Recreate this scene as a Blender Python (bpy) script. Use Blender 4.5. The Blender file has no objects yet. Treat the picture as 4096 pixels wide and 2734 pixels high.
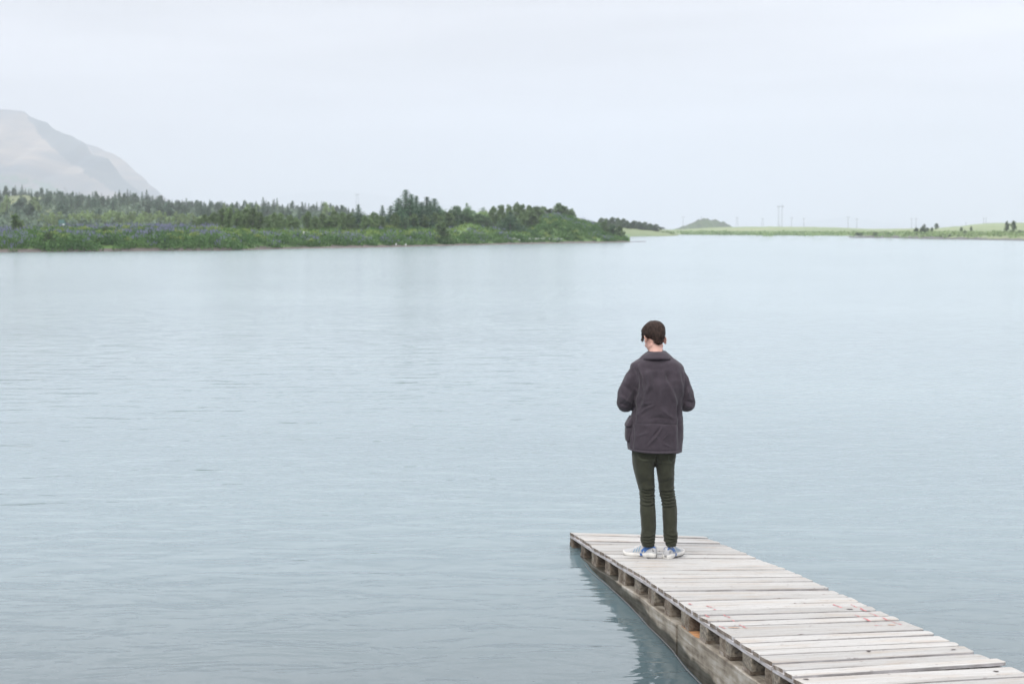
import bpy, bmesh, math, random
import numpy as np
from mathutils import Vector, Matrix, noise as mnoise
R = math.radians
sc = bpy.context.scene
col = sc.collection
rng = np.random.default_rng(7)
random.seed(7)

# ------------------------------------------------------------ camera, sky, sun, exposure
CZ, FPX, HY = 2.72, 5689.0, 912.0
TH = math.atan((1367 - HY) / FPX)
cd = bpy.data.cameras.new('camera'); cam = bpy.data.objects.new('camera', cd); col.objects.link(cam)
cam.location = (0, 0, CZ); cam.rotation_euler = (math.pi/2 - TH, 0, 0)
cd.lens = 50; cd.sensor_width = 36; cd.clip_end = 60000; cd.clip_start = 0.1
cd.dof.use_dof = True; cd.dof.focus_distance = 10.4; cd.dof.aperture_fstop = 3.6
sc.camera = cam
SUN_EL, SUN_ROT = 48, 205
w = bpy.data.worlds.new('World'); sc.world = w; w.use_nodes = True
nt = w.node_tree; N = nt.nodes; Lk = nt.links
bg = N['Background']
sky = N.new('ShaderNodeTexSky'); sky.sky_type = 'NISHITA'; sky.sun_disc = False
sky.sun_elevation = R(SUN_EL); sky.sun_rotation = R(SUN_ROT)
tc = N.new('ShaderNodeTexCoord'); sep = N.new('ShaderNodeSeparateXYZ'); Lk.new(tc.outputs['Generated'], sep.inputs[0])
rp = N.new('ShaderNodeValToRGB'); Lk.new(sep.outputs['Z'], rp.inputs[0])
cr = rp.color_ramp
cr.elements[0].position = 0.0; cr.elements[0].color = (6.05, 6.3, 7.2, 1)
cr.elements[1].position = 1.0; cr.elements[1].color = (16.0, 16.0, 16.4, 1)
for p, c in ((0.05, (6.2, 6.4, 7.2, 1)), (0.12, (6.75, 6.8, 7.35, 1)), (0.19, (7.35, 7.4, 7.9, 1)), (0.28, (12.2, 12.3, 12.8, 1))):
    e = cr.elements.new(p); e.color = c
mp = N.new('ShaderNodeMapping'); mp.inputs['Scale'].default_value = (1.6, 1.6, 14); Lk.new(tc.outputs['Generated'], mp.inputs[0])
nz = N.new('ShaderNodeTexNoise'); nz.inputs['Scale'].default_value = 1.6; nz.inputs['Detail'].default_value = 4; nz.inputs['Roughness'].default_value = .45
Lk.new(mp.outputs[0], nz.inputs['Vector'])
nr = N.new('ShaderNodeMapRange'); nr.inputs[1].default_value = .34; nr.inputs[2].default_value = .66; nr.inputs[3].default_value = .85; nr.inputs[4].default_value = 1.08
Lk.new(nz.outputs[0], nr.inputs[0])
ml = N.new('ShaderNodeVectorMath'); ml.operation = 'SCALE'; Lk.new(rp.outputs[0], ml.inputs[0]); Lk.new(nr.outputs[0], ml.inputs['Scale'])
mx = N.new('ShaderNodeMixRGB'); mx.inputs[0].default_value = .95
Lk.new(sky.outputs[0], mx.inputs[1]); Lk.new(ml.outputs[0], mx.inputs[2]); Lk.new(mx.outputs[0], bg.inputs['Color'])
bg.inputs['Strength'].default_value = 0.1
ld = bpy.data.lights.new('sun', 'SUN'); ld.energy = 1.3; ld.angle = R(14); ld.color = (1, .96, .9)
sun = bpy.data.objects.new('sun', ld); col.objects.link(sun)
_a = R(SUN_ROT)   # direction towards the sun: rotation measured from +Y towards +X
sd = Vector((math.sin(_a)*math.cos(R(SUN_EL)), math.cos(_a)*math.cos(R(SUN_EL)), math.sin(R(SUN_EL))))
sun.rotation_euler = sd.to_track_quat('Z', 'Y').to_euler()
sc.view_settings.view_transform = 'Standard'; sc.view_settings.look = 'None'
sc.view_settings.exposure = 0.5; sc.view_settings.gamma = 1
sc.cycles.use_denoising = True
sc.cycles.volume_bounces = 1
sc.cycles.max_bounces = 8; sc.cycles.transparent_max_bounces = 8

# ------------------------------------------------------------ helpers
def ray(px, py):
    x = (px-2048)/FPX; y = -(py-1367)/FPX
    return np.array([x, math.cos(TH)+y*math.sin(TH), -math.sin(TH)+y*math.cos(TH)])
def W(px, py, Y):
    r = ray(px, py); return np.array([0, 0, CZ]) + r*(Y/r[1])
def WX(px, Y): return (px-2048)/FPX/1.0032*Y
def PXof(X, Y): return 2048 + X/Y*FPX*1.0032
def interp(tab, x):
    xs = [a for a, b in tab]; ys = [b for a, b in tab]; return float(np.interp(x, xs, ys))
def mk(name, V, F, mats, parent=None, smooth=True, matidx=None, uv=None):
    me = bpy.data.meshes.new(name)
    V = np.asarray(V, dtype=np.float32)
    if isinstance(F, np.ndarray):
        k = F.shape[1]
        me.vertices.add(len(V)); me.vertices.foreach_set('co', V.ravel())
        me.loops.add(F.size); me.loops.foreach_set('vertex_index', F.ravel().astype(np.int32))
        me.polygons.add(len(F)); me.polygons.foreach_set('loop_start', np.arange(0, F.size, k, dtype=np.int32))
        me.update(calc_edges=True)
    else:
        me.from_pydata([tuple(v) for v in V], [], [tuple(f) for f in F])
    if not isinstance(mats, (list, tuple)): mats = [mats]
    for m in mats: me.materials.append(m)
    if matidx is not None: me.polygons.foreach_set('material_index', np.asarray(matidx, dtype=np.int32))
    me.polygons.foreach_set('use_smooth', [smooth]*len(me.polygons))
    if uv is not None:
        ul = me.uv_layers.new(name='UVMap'); li = np.zeros(len(me.loops), dtype=np.int32); me.loops.foreach_get('vertex_index', li)
        ul.data.foreach_set('uv', np.asarray(uv, dtype=np.float32)[li].ravel())
    o = bpy.data.objects.new(name, me); col.objects.link(o)
    if parent is not None: o.parent = parent
    return o
def tag(o, label=None, cat=None, group=None, kind=None):
    if label: o['label'] = label
    if cat: o['category'] = cat
    if group: o['group'] = group
    if kind: o['kind'] = kind
    return o
def empty(name, loc, rz=0):
    o = bpy.data.objects.new(name, None); col.objects.link(o); o.location = loc; o.rotation_euler = (0, 0, rz); o.empty_display_size = .2; return o
def copy_tree(o, parent=None):
    c = o.copy(); col.objects.link(c); c.parent = parent
    for ch in list(o.children): copy_tree(ch, c)
    return c
def ordinal(n):
    ones = ['', 'first', 'second', 'third', 'fourth', 'fifth', 'sixth', 'seventh', 'eighth', 'ninth', 'tenth', 'eleventh', 'twelfth', 'thirteenth',
            'fourteenth', 'fifteenth', 'sixteenth', 'seventeenth', 'eighteenth', 'nineteenth', 'twentieth']
    if n <= 20: return ones[n]
    t = {2: 'twenty', 3: 'thirty', 4: 'forty', 5: 'fifty', 6: 'sixty'}; te = {2: 'twentieth', 3: 'thirtieth', 4: 'fortieth', 5: 'fiftieth', 6: 'sixtieth'}
    return te[n//10] if n % 10 == 0 else t[n//10] + '-' + ones[n % 10]
class MB:
    def __init__(s): s.V = []; s.F = []; s.M = []
    def add(s, V, F, m=0):
        b = len(s.V); s.V += [tuple(v) for v in V]; s.F += [tuple(i+b for i in f) for f in F]; s.M += [m]*len(F)
    def tube(s, P, r, n=6, m=0, cap=True):
        P = [Vector(p) for p in P]; rr = r if hasattr(r, '__len__') else [r]*len(P)
        V = []; prev = None
        for i, p in enumerate(P):
            t = (P[min(i+1, len(P)-1)] - P[max(i-1, 0)]).normalized()
            if prev is None: a = t.orthogonal().normalized()
            else:
                a = prev - t*prev.dot(t); a = a.normalized() if a.length > 1e-6 else t.orthogonal().normalized()
            prev = a; b = t.cross(a)
            for k in range(n):
                q = 2*math.pi*k/n; V.append(p + (a*math.cos(q) + b*math.sin(q))*rr[i])
        F = [(i*n+k, i*n+(k+1) % n, (i+1)*n+(k+1) % n, (i+1)*n+k) for i in range(len(P)-1) for k in range(n)]
        if cap: F += [tuple(range(n))[::-1], tuple((len(P)-1)*n+k for k in range(n))]
        s.add(V, F, m)
    def box(s, c, h, m=0, rot=None):
        V = []
        for z in (-1, 1):
            for x, y in ((-1, -1), (1, -1), (1, 1), (-1, 1)):
                v = Vector((x*h[0], y*h[1], z*h[2]))
                if rot is not None: v = rot @ v
                V.append(v + Vector(c))
        s.add(V, [(3, 2, 1, 0), (4, 5, 6, 7), (0, 1, 5, 4), (1, 2, 6, 5), (2, 3, 7, 6), (3, 0, 4, 7)], m)
    def rings(s, Rg, m=0, cap=True):
        n = len(Rg[0]); V = [p for r in Rg for p in r]
        F = [(i*n+k, i*n+(k+1) % n, (i+1)*n+(k+1) % n, (i+1)*n+k) for i in range(len(Rg)-1) for k in range(n)]
        if cap: F += [tuple(range(n))[::-1], tuple((len(Rg)-1)*n+k for k in range(n))]
        s.add(V, F, m)
    def ell(s, c, r, rot=None, nu=20, nv=12, m=0):
        Rg = []
        for j in range(nv+1):
            ph = math.pi*(j+.02)/(nv+.04) - math.pi/2; ring = []
            for i in range(nu):
                th = 2*math.pi*i/nu
                v = Vector((r[0]*math.cos(ph)*math.cos(th), r[1]*math.cos(ph)*math.sin(th), r[2]*math.sin(ph)))
                if rot is not None: v = rot @ v
                ring.append(v + Vector(c))
            Rg.append(ring)
        s.rings(Rg, m)
    def build(s, name, mats, parent=None, smooth=True): return mk(name, s.V, s.F, mats, parent, smooth, s.M)

# ------------------------------------------------------------ materials
def newmat(name):
    m = bpy.data.materials.new(name); m.use_nodes = True; n = m.node_tree.nodes; return m, n, m.node_tree.links, n['Principled BSDF']
def nd(n, t, **kw):
    x = n.new(t)
    for k, v in kw.items():
        if k in x.inputs.keys(): x.inputs[k].default_value = v
        else: setattr(x, k, v)
    return x
def ramp(n, l, src, stops):
    r = n.new('ShaderNodeValToRGB'); l.new(src, r.inputs[0]); e = r.color_ramp.elements
    while len(e) > 2: e.remove(e[-1])
    e[0].position = stops[0][0]; e[0].color = (*stops[0][1], 1); e[1].position = stops[-1][0]; e[1].color = (*stops[-1][1], 1)
    for p, c in stops[1:-1]:
        q = e.new(p); q.color = (*c, 1)
    return r
def simple(name, colr, rough=.7, var=.12, scale=8, bump=0, metal=0, detail=4, coord='Object', stretch=(1, 1, 1)):
    m, n, l, p = newmat(name); p.inputs['Roughness'].default_value = rough; p.inputs['Metallic'].default_value = metal
    t = nd(n, 'ShaderNodeTexCoord'); mpp = nd(n, 'ShaderNodeMapping'); mpp.inputs['Scale'].default_value = stretch; l.new(t.outputs[coord], mpp.inputs[0])
    z = nd(n, 'ShaderNodeTexNoise', Scale=scale, Detail=detail); l.new(mpp.outputs[0], z.inputs['Vector'])
    c = np.array(colr); r = ramp(n, l, z.outputs[0], [(.3, tuple(c*(1-var))), (.7, tuple(np.minimum(c*(1+var), 1)))]); l.new(r.outputs[0], p.inputs['Base Color'])
    if bump:
        b = nd(n, 'ShaderNodeBump', Strength=bump, Distance=.01); l.new(z.outputs[0], b.inputs['Height']); l.new(b.outputs[0], p.inputs['Normal'])
    return m
def foliage(name, c1, c2, c3=None, scale=1.2, trans=.25):
    m, n, l, p = newmat(name)
    t = nd(n, 'ShaderNodeTexCoord'); oi = nd(n, 'ShaderNodeObjectInfo')
    z = nd(n, 'ShaderNodeTexNoise', Scale=scale, Detail=3); l.new(t.outputs['Object'], z.inputs['Vector'])
    st = [(.32, c1), (.68, c2)] if c3 is None else [(.3, c1), (.5, c2), (.72, c3)]
    r = ramp(n, l, z.outputs[0], st)
    hs = nd(n, 'ShaderNodeHueSaturation'); l.new(r.outputs[0], hs.inputs['Color'])
    mr = nd(n, 'ShaderNodeMapRange'); mr.inputs[3].default_value = .75; mr.inputs[4].default_value = 1.25; l.new(oi.outputs['Random'], mr.inputs[0]); l.new(mr.outputs[0], hs.inputs['Value'])
    l.new(hs.outputs[0], p.inputs['Base Color']); p.inputs['Roughness'].default_value = .65; p.inputs['Specular IOR Level'].default_value = .25
    tr = nd(n, 'ShaderNodeBsdfTranslucent'); l.new(hs.outputs[0], tr.inputs[0]); ms = nd(n, 'ShaderNodeMixShader'); ms.inputs[0].default_value = trans
    l.new(p.outputs[0], ms.inputs[1]); l.new(tr.outputs[0], ms.inputs[2]); l.new(ms.outputs[0], n['Material Output'].inputs[0])
    return m

def water_mat():
    m, n, l, p = newmat('lake water')
    g = nd(n, 'ShaderNodeNewGeometry'); sp = nd(n, 'ShaderNodeSeparateXYZ'); l.new(g.outputs['Position'], sp.inputs[0])
    # glacial silt gives the body colour, patches vary slowly
    mp1 = nd(n, 'ShaderNodeMapping'); mp1.inputs['Scale'].default_value = (.05, .12, 1); l.new(g.outputs['Position'], mp1.inputs[0])
    z1 = nd(n, 'ShaderNodeTexNoise', Scale=1.0, Detail=3); l.new(mp1.outputs[0], z1.inputs['Vector'])
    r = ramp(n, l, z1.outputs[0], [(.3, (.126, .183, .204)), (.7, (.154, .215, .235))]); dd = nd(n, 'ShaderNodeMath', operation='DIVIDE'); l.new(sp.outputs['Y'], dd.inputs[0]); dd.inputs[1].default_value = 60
    # near: dark bed, jetty reflection painted in; far: milky silt, sky brightness painted in
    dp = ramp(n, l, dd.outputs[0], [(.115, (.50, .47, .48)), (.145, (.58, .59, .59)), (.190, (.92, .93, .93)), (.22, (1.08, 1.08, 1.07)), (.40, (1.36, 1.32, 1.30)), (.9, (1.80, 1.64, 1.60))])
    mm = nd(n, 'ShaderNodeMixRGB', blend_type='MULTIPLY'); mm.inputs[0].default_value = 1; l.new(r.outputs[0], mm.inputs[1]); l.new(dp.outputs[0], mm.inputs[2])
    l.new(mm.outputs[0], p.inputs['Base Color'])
    p.inputs['IOR'].default_value = 1.5
    # sheltered and smooth by the jetty, wind-ruffled further out
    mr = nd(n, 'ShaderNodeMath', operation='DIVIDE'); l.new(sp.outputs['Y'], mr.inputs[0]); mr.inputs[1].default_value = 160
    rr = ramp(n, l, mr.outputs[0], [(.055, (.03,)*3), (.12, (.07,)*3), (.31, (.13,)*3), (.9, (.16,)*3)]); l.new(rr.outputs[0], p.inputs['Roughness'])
    def wave(sx, sy, det, rough, dist=0.0):
        q = nd(n, 'ShaderNodeMapping'); q.inputs['Scale'].default_value = (sx, sy, 1); q.inputs['Rotation'].default_value = (0, 0, R(-8)); l.new(g.outputs['Position'], q.inputs[0])
        z = nd(n, 'ShaderNodeTexNoise', Scale=1.0, Detail=det, Roughness=rough, Distortion=dist); l.new(q.outputs[0], z.inputs['Vector']); return z
    a = wave(1.1, 2.8, 3, .5, .4); b = wave(.32, .8, 2, .5, .3); c = wave(5.5, 11, 2, .5, .2)
    ruf = ramp(n, l, mr.outputs[0], [(.055, (.50,)*3), (.10, (.42,)*3), (.30, (.42,)*3), (.8, (1, 1, 1))])
    b1 = nd(n, 'ShaderNodeBump', Strength=1, Distance=.026); l.new(ruf.outputs[0], b1.inputs['Strength']); l.new(b.outputs[0], b1.inputs['Height'])
    b2 = nd(n, 'ShaderNodeBump', Strength=1, Distance=.048); l.new(ruf.outputs[0], b2.inputs['Strength']); l.new(a.outputs[0], b2.inputs['Height']); l.new(b1.outputs[0], b2.inputs['Normal'])
    b3 = nd(n, 'ShaderNodeBump', Strength=1, Distance=.0014); l.new(c.outputs[0], b3.inputs['Height']); l.new(b2.outputs[0], b3.inputs['Normal'])
    l.new(b3.outputs[0], p.inputs['Normal'])
    return m

def wood_top():
    m, n, l, p = newmat('bleached board wood')
    u = nd(n, 'ShaderNodeUVMap')
    def nm(sx, sy, det, rough=.6, dist=0):
        q = nd(n, 'ShaderNodeMapping'); q.inputs['Scale'].default_value = (sx, sy, 1); l.new(u.outputs[0], q.inputs[0])
        z = nd(n, 'ShaderNodeTexNoise', Scale=1, Detail=det, Roughness=rough, Distortion=dist); l.new(q.outputs[0], z.inputs['Vector']); return z
    g1 = nm(1.6, 90, 5, .65, .3); g2 = nm(2.2, 9, 3); g3 = nm(14, 160, 3)
    base = ramp(n, l, g1.outputs[0], [(.28, (.30, .285, .265)), (.5, (.445, .435, .42)), (.72, (.52, .515, .50))])
    warm = ramp(n, l, g2.outputs[0], [(.5, (0, 0, 0)), (.75, (1, 1, 1))])
    wm = nd(n, 'ShaderNodeMath', operation='MULTIPLY'); l.new(warm.outputs[0], wm.inputs[0]); wm.inputs[1].default_value = .8
    mxx = nd(n, 'ShaderNodeMixRGB'); l.new(wm.outputs[0], mxx.inputs[0]); l.new(base.outputs[0], mxx.inputs[1]); mxx.inputs[2].default_value = (.40, .34, .285, 1)
    # fine dark checks along the grain
    ck = ramp(n, l, g3.outputs[0], [(.31, (1, 1, 1)), (.38, (0, 0, 0))]); cm = nd(n, 'ShaderNodeMath', operation='MULTIPLY'); l.new(ck.outputs[0], cm.inputs[0]); cm.inputs[1].default_value = .85
    m2 = nd(n, 'ShaderNodeMixRGB'); l.new(cm.outputs[0], m2.inputs[0]); l.new(mxx.outputs[0], m2.inputs[1]); m2.inputs[2].default_value = (.15, .12, .11, 1)
    # knots
    q = nd(n, 'ShaderNodeMapping'); q.inputs['Scale'].default_value = (2.4, 9, 1); l.new(u.outputs[0], q.inputs[0])
    v = nd(n, 'ShaderNodeTexVoronoi', Scale=1); l.new(q.outputs[0], v.inputs['Vector'])
    kn = ramp(n, l, v.outputs['Distance'], [(.05, (1, 1, 1)), (.085, (0, 0, 0))])
    rc = nd(n, 'ShaderNodeSeparateColor'); l.new(v.outputs['Color'], rc.inputs[0]); gt = nd(n, 'ShaderNodeMath', operation='GREATER_THAN'); l.new(rc.outputs[0], gt.inputs[0]); gt.inputs[1].default_value = .62
    km = nd(n, 'ShaderNodeMath', operation='MULTIPLY'); l.new(kn.outputs[0], km.inputs[0]); l.new(gt.outputs[0], km.inputs[1])
    m3 = nd(n, 'ShaderNodeMixRGB'); l.new(km.outputs[0], m3.inputs[0]); l.new(m2.outputs[0], m3.inputs[1]); m3.inputs[2].default_value = (.20, .15, .14, 1)
    oi = nd(n, 'ShaderNodeObjectInfo'); hv = nd(n, 'ShaderNodeHueSaturation'); vr = nd(n, 'ShaderNodeMapRange'); vr.inputs[3].default_value = .80; vr.inputs[4].default_value = 1.06; l.new(oi.outputs['Random'], vr.inputs[0]); l.new(vr.outputs[0], hv.inputs['Value']); l.new(m3.outputs[0], hv.inputs['Color'])
    q2 = nd(n, 'ShaderNodeMapping'); q2.inputs['Scale'].default_value = (9, 26, 1); l.new(u.outputs[0], q2.inputs[0])
    v2 = nd(n, 'ShaderNodeTexVoronoi', Scale=1); l.new(q2.outputs[0], v2.inputs['Vector']); f2 = ramp(n, l, v2.outputs['Distance'], [(.07, (1, 1, 1)), (.11, (0, 0, 0))])
    rc2 = nd(n, 'ShaderNodeSeparateColor'); l.new(v2.outputs['Color'], rc2.inputs[0]); g2_ = nd(n, 'ShaderNodeMath', operation='GREATER_THAN'); l.new(rc2.outputs[1], g2_.inputs[0]); g2_.inputs[1].default_value = .72
    k2 = nd(n, 'ShaderNodeMath', operation='MULTIPLY'); l.new(f2.outputs[0], k2.inputs[0]); l.new(g2_.outputs[0], k2.inputs[1])
    m4 = nd(n, 'ShaderNodeMixRGB'); l.new(k2.outputs[0], m4.inputs[0]); l.new(hv.outputs[0], m4.inputs[1]); m4.inputs[2].default_value = (.13, .10, .10, 1)
    l.new(m4.outputs[0], p.inputs['Base Color']); p.inputs['Roughness'].default_value = .85; p.inputs['Specular IOR Level'].default_value = .2
    b = nd(n, 'ShaderNodeBump', Strength=.6, Distance=.002); l.new(g1.outputs[0], b.inputs['Height']); l.new(b.outputs[0], p.inputs['Normal'])
    return m
def wood_side(name, c0, c1, c2, sx=3, sy=70, grainw=.5):
    m, n, l, p = newmat(name); u = nd(n, 'ShaderNodeUVMap')
    q = nd(n, 'ShaderNodeMapping'); q.inputs['Scale'].default_value = (sx, sy, 1); l.new(u.outputs[0], q.inputs[0])
    z = nd(n, 'ShaderNodeTexNoise', Scale=1, Detail=5, Roughness=.65, Distortion=.3); l.new(q.outputs[0], z.inputs['Vector'])
    g = nd(n, 'ShaderNodeNewGeometry'); z2 = nd(n, 'ShaderNodeTexNoise', Scale=9, Detail=4); l.new(g.outputs['Position'], z2.inputs['Vector'])
    av = nd(n, 'ShaderNodeMix'); av.inputs[0].default_value = grainw; l.new(z2.outputs[0], av.inputs[2]); l.new(z.outputs[0], av.inputs[3])
    r = ramp(n, l, av.outputs[0], [(.36, c0), (.5, c1), (.64, c2)]); l.new(r.outputs[0], p.inputs['Base Color'])
    p.inputs['Roughness'].default_value = .88; p.inputs['Specular IOR Level'].default_value = .2
    b = nd(n, 'ShaderNodeBump', Strength=.7, Distance=.003); l.new(av.outputs[0], b.inputs['Height']); l.new(b.outputs[0], p.inputs['Normal'])
    return m, n, l, p, r
def beam_mat():
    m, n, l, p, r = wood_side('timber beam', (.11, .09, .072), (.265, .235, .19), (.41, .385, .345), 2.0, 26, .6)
    g = nd(n, 'ShaderNodeNewGeometry'); sp = nd(n, 'ShaderNodeSeparateXYZ'); l.new(g.outputs['Position'], sp.inputs[0])
    mpq = nd(n, 'ShaderNodeMapping'); mpq.inputs['Scale'].default_value = (3, 3, 2); l.new(g.outputs['Position'], mpq.inputs[0])
    z = nd(n, 'ShaderNodeTexNoise', Scale=1.2, Detail=4); l.new(mpq.outputs[0], z.inputs['Vector'])
    ma = nd(n, 'ShaderNodeMath', operation='MULTIPLY_ADD'); l.new(z.outputs[0], ma.inputs[0]); ma.inputs[1].default_value = -.12; l.new(sp.outputs['Z'], ma.inputs[2])
    wet = ramp(n, l, ma.outputs[0], [(.015, (1, 1, 1)), (.04, (0, 0, 0))])
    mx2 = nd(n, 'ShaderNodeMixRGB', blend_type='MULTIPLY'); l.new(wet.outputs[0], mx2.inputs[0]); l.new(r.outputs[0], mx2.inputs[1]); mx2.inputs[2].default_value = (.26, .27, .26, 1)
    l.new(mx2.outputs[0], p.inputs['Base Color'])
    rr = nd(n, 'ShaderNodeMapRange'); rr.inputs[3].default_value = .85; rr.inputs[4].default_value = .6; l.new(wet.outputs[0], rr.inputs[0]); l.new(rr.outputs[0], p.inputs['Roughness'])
    return m
def cloth(name, c, var=.18, weave=900, bump=.25, attr=None, wearcol=None):
    m, n, l, p = newmat(name); t = nd(n, 'ShaderNodeTexCoord')
    z = nd(n, 'ShaderNodeTexNoise', Scale=14, Detail=5, Roughness=.65); l.new(t.outputs['Object'], z.inputs['Vector'])
    c = np.array(c); r = ramp(n, l, z.outputs[0], [(.3, tuple(c*(1-var))), (.7, tuple(c*(1+var)))])
    out = r.outputs[0]
    if attr:
        a = nd(n, 'ShaderNodeAttribute', attribute_name=attr); mm = nd(n, 'ShaderNodeMixRGB'); l.new(a.outputs['Fac'], mm.inputs[0]); l.new(out, mm.inputs[1]); mm.inputs[2].default_value = (*wearcol, 1); out = mm.outputs[0]
    l.new(out, p.inputs['Base Color']); p.inputs['Roughness'].default_value = .9; p.inputs['Specular IOR Level'].default_value = .15
    p.inputs['Sheen Weight'].default_value = .15
    z2 = nd(n, 'ShaderNodeTexNoise', Scale=weave/4, Detail=2); l.new(t.outputs['Object'], z2.inputs['Vector'])
    b = nd(n, 'ShaderNodeBump', Strength=bump, Distance=.002); l.new(z2.outputs[0], b.inputs['Height']); l.new(b.outputs[0], p.inputs['Normal'])
    return m

M = {}
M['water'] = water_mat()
M['bank'] = foliage('bank ground', (.05, .10, .028), (.085, .15, .04), (.11, .175, .05), .25, 0)
M['sand'] = simple('wet shore sand', (.115, .098, .088), .9, .35, .6)
M['field'] = foliage('far fields', (.13, .19, .08), (.19, .24, .10), (.25, .27, .13), .02, 0)
M['meadow'] = foliage('meadow grass', (.10, .17, .03), (.16, .24, .045), (.20, .27, .07), .3, .2)
M['rock'] = simple('dark shore rock', (.10, .10, .095), .9, .4, .5)
M['birch'] = foliage('birch leaves', (.080, .135, .048), (.135, .205, .078), (.19, .265, .11), .9, .35)
M['spruce'] = foliage('spruce needles', (.040, .095, .054), (.072, .140, .073), (.105, .185, .095), 1.2, .1)
M['willow'] = foliage('willow leaves', (.065, .125, .060), (.12, .20, .095), (.19, .27, .14), .9)
M['poplar'] = foliage('poplar leaves', (.17, .26, .105), (.24, .33, .14), (.29, .37, .18), .9)
M['conifer'] = foliage('hillside conifers', (.045, .085, .062), (.072, .12, .082), (.10, .15, .10), .5, .1)
M['forest'] = foliage('forest mass', (.05, .082, .064), (.078, .115, .080), (.11, .155, .10), .06, .1)
M['greenf'] = foliage('far green leaves', (.05, .085, .035), (.08, .12, .05), (.12, .16, .07), .4)
M['lupine'] = foliage('lupine leaves', (.045, .105, .030), (.075, .155, .04), (.11, .20, .055), .35)
M['flower'] = foliage('lupine flowers', (.20, .21, .38), (.29, .29, .48), (.38, .38, .56), 3, .2)
M['yellow'] = foliage('yellow herbs', (.15, .22, .05), (.22, .27, .07), None, 1.5)
M['bark'] = simple('bark', (.16, .14, .12), .9, .3, 6)
M['white'] = simple('white feathers and paint', (.8, .8, .8), .6, .05)
M['steel'] = simple('galvanised steel', (.28, .30, .32), .6, .1)
M['board_top'] = wood_top()
M['board_side'] = wood_side('board side wood', (.20, .185, .175), (.34, .325, .325), (.47, .46, .47), 3, 60)[0]
M['board_end'] = wood_side('board end grain', (.09, .07, .055), (.20, .165, .135), (.36, .33, .30), 70, 45)[0]
M['stringer'] = wood_side('stringer wood', (.27, .25, .24), (.42, .40, .40), (.52, .51, .53), 3, 60)[0]
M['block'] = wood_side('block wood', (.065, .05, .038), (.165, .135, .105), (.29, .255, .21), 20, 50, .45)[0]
M['chip'] = simple('pressed chip block', (.20, .175, .14), .95, .55, 55, .8)
M['beam'] = beam_mat()
M['rust'] = simple('fresh orange wood', (.50, .25, .11), .85, .25, 12)
M['red'] = simple('faded red paint', (.44, .15, .155), .8, .25, 60)
M['cable'] = simple('grey cable', (.12, .12, .125), .5, .1)
M['knot'] = simple('dark knot', (.07, .055, .055), .9, .4, 80)
M['stain'] = simple('brown stain', (.42, .28, .21), .9, .25, 60)

# ------------------------------------------------------------ setting: water and land
def sheet(name, xs, ys, zf, mats, **kw):
    V = [(x, y, zf(x, y)) for y in ys for x in xs]; nx = len(xs)
    F = [(j*nx+i, j*nx+i+1, (j+1)*nx+i+1, (j+1)*nx+i) for j in range(len(ys)-1) for i in range(nx-1)]
    o = mk(name, V, F, mats, None, True); o['kind'] = 'structure'; return o
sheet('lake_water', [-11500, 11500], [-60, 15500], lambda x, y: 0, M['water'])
sheet('lake_bed', [-11800, 11800], [-80, 15600], lambda x, y: -3.0, M['sand'])

# near bank (left peninsula with lupines): tables in photo pixels, heights from sight lines
YW = [(-700, 1014), (0, 1009), (300, 1007), (600, 1004), (900, 1002), (1200, 994), (1500, 990), (1700, 985), (2000, 978), (2200, 974), (2400, 971), (2480, 969.5), (2520, 968.5)]
YT = [(-700, 936), (0, 936), (100, 932), (200, 927), (400, 924), (700, 923), (900, 922), (1100, 928), (1300, 930), (1500, 928), (1700, 922), (1850, 921), (1950, 921), (2080, 921), (2140, 905), (2176, 872), (2210, 864), (2297, 880), (2389, 906), (2445, 935), (2490, 952), (2520, 964)]
YH = [(-700, 922), (1700, 919), (1800, 905), (1880, 862), (1925, 845), (1955, 850), (2000, 885), (2110, 888), (2174, 860), (2230, 866), (2297, 884), (2389, 912), (2450, 945), (2520, 966)]
def Dsh(px): return CZ*FPX/(interp(YW, px)-HY)
def zrow(y, D): return float(W(2048, y, D)[2])
def bank_z(px, off):
    D0 = Dsh(px); zt = max(.12, zrow(interp(YT, px), D0+26)); zh = max(.1, zrow(interp(YH, px), D0+48))
    sandy = 3.2 if px > 1050 else 1.2
    sandy = np.interp(px, [900, 1300, 1900, 2350, 2500], [1.0, 4.5, 5.0, 7.0, 4.0])
    k = min(1, max(0, (2560-px)/120))
    tab = [(-3, -.35), (0, -.02), (.5, .05), (sandy, .22), (sandy+2.0, min(zt, .75)*k+.05), (sandy+7, zt*.62), (26, zt), (48, zh), (75, max(zh*.75, 1.2*k)), (170, .8)]
    z = interp(tab, off)
    if off > 1: z += .12*mnoise.noise(Vector((px*.02, off*.35, 0)))*min(1, off/6)
    return z
def bank_pt(px, off): D = Dsh(px)+off; return np.array([WX(px, D), D, bank_z(px, off)])
pxs = list(range(-700, 2521, 20)); offs = [-3, 0, .5, 1.5, 3, 4, 5, 6, 7, 9, 11, 14, 17, 20, 23, 26, 30, 35, 40, 44, 48, 53, 60, 70, 85, 110, 140, 170]
V = [bank_pt(p, o) for o in offs for p in pxs]; nx = len(pxs)
V += []
F = []; MI = []
for j in range(len(offs)-1):
    for i in range(nx-1):
        F.append((j*nx+i, j*nx+i+1, (j+1)*nx+i+1, (j+1)*nx+i))
        pm = pxs[i]; sandy = np.interp(pm, [900, 1300, 1900, 2350, 2500], [.6, 4.0, 4.5, 6.5, 4.0])
        MI.append(1 if offs[j] < sandy else 0)
o = mk('river_bank', V, F, [M['bank'], M['sand']], None, True, MI); o['kind'] = 'structure'
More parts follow.
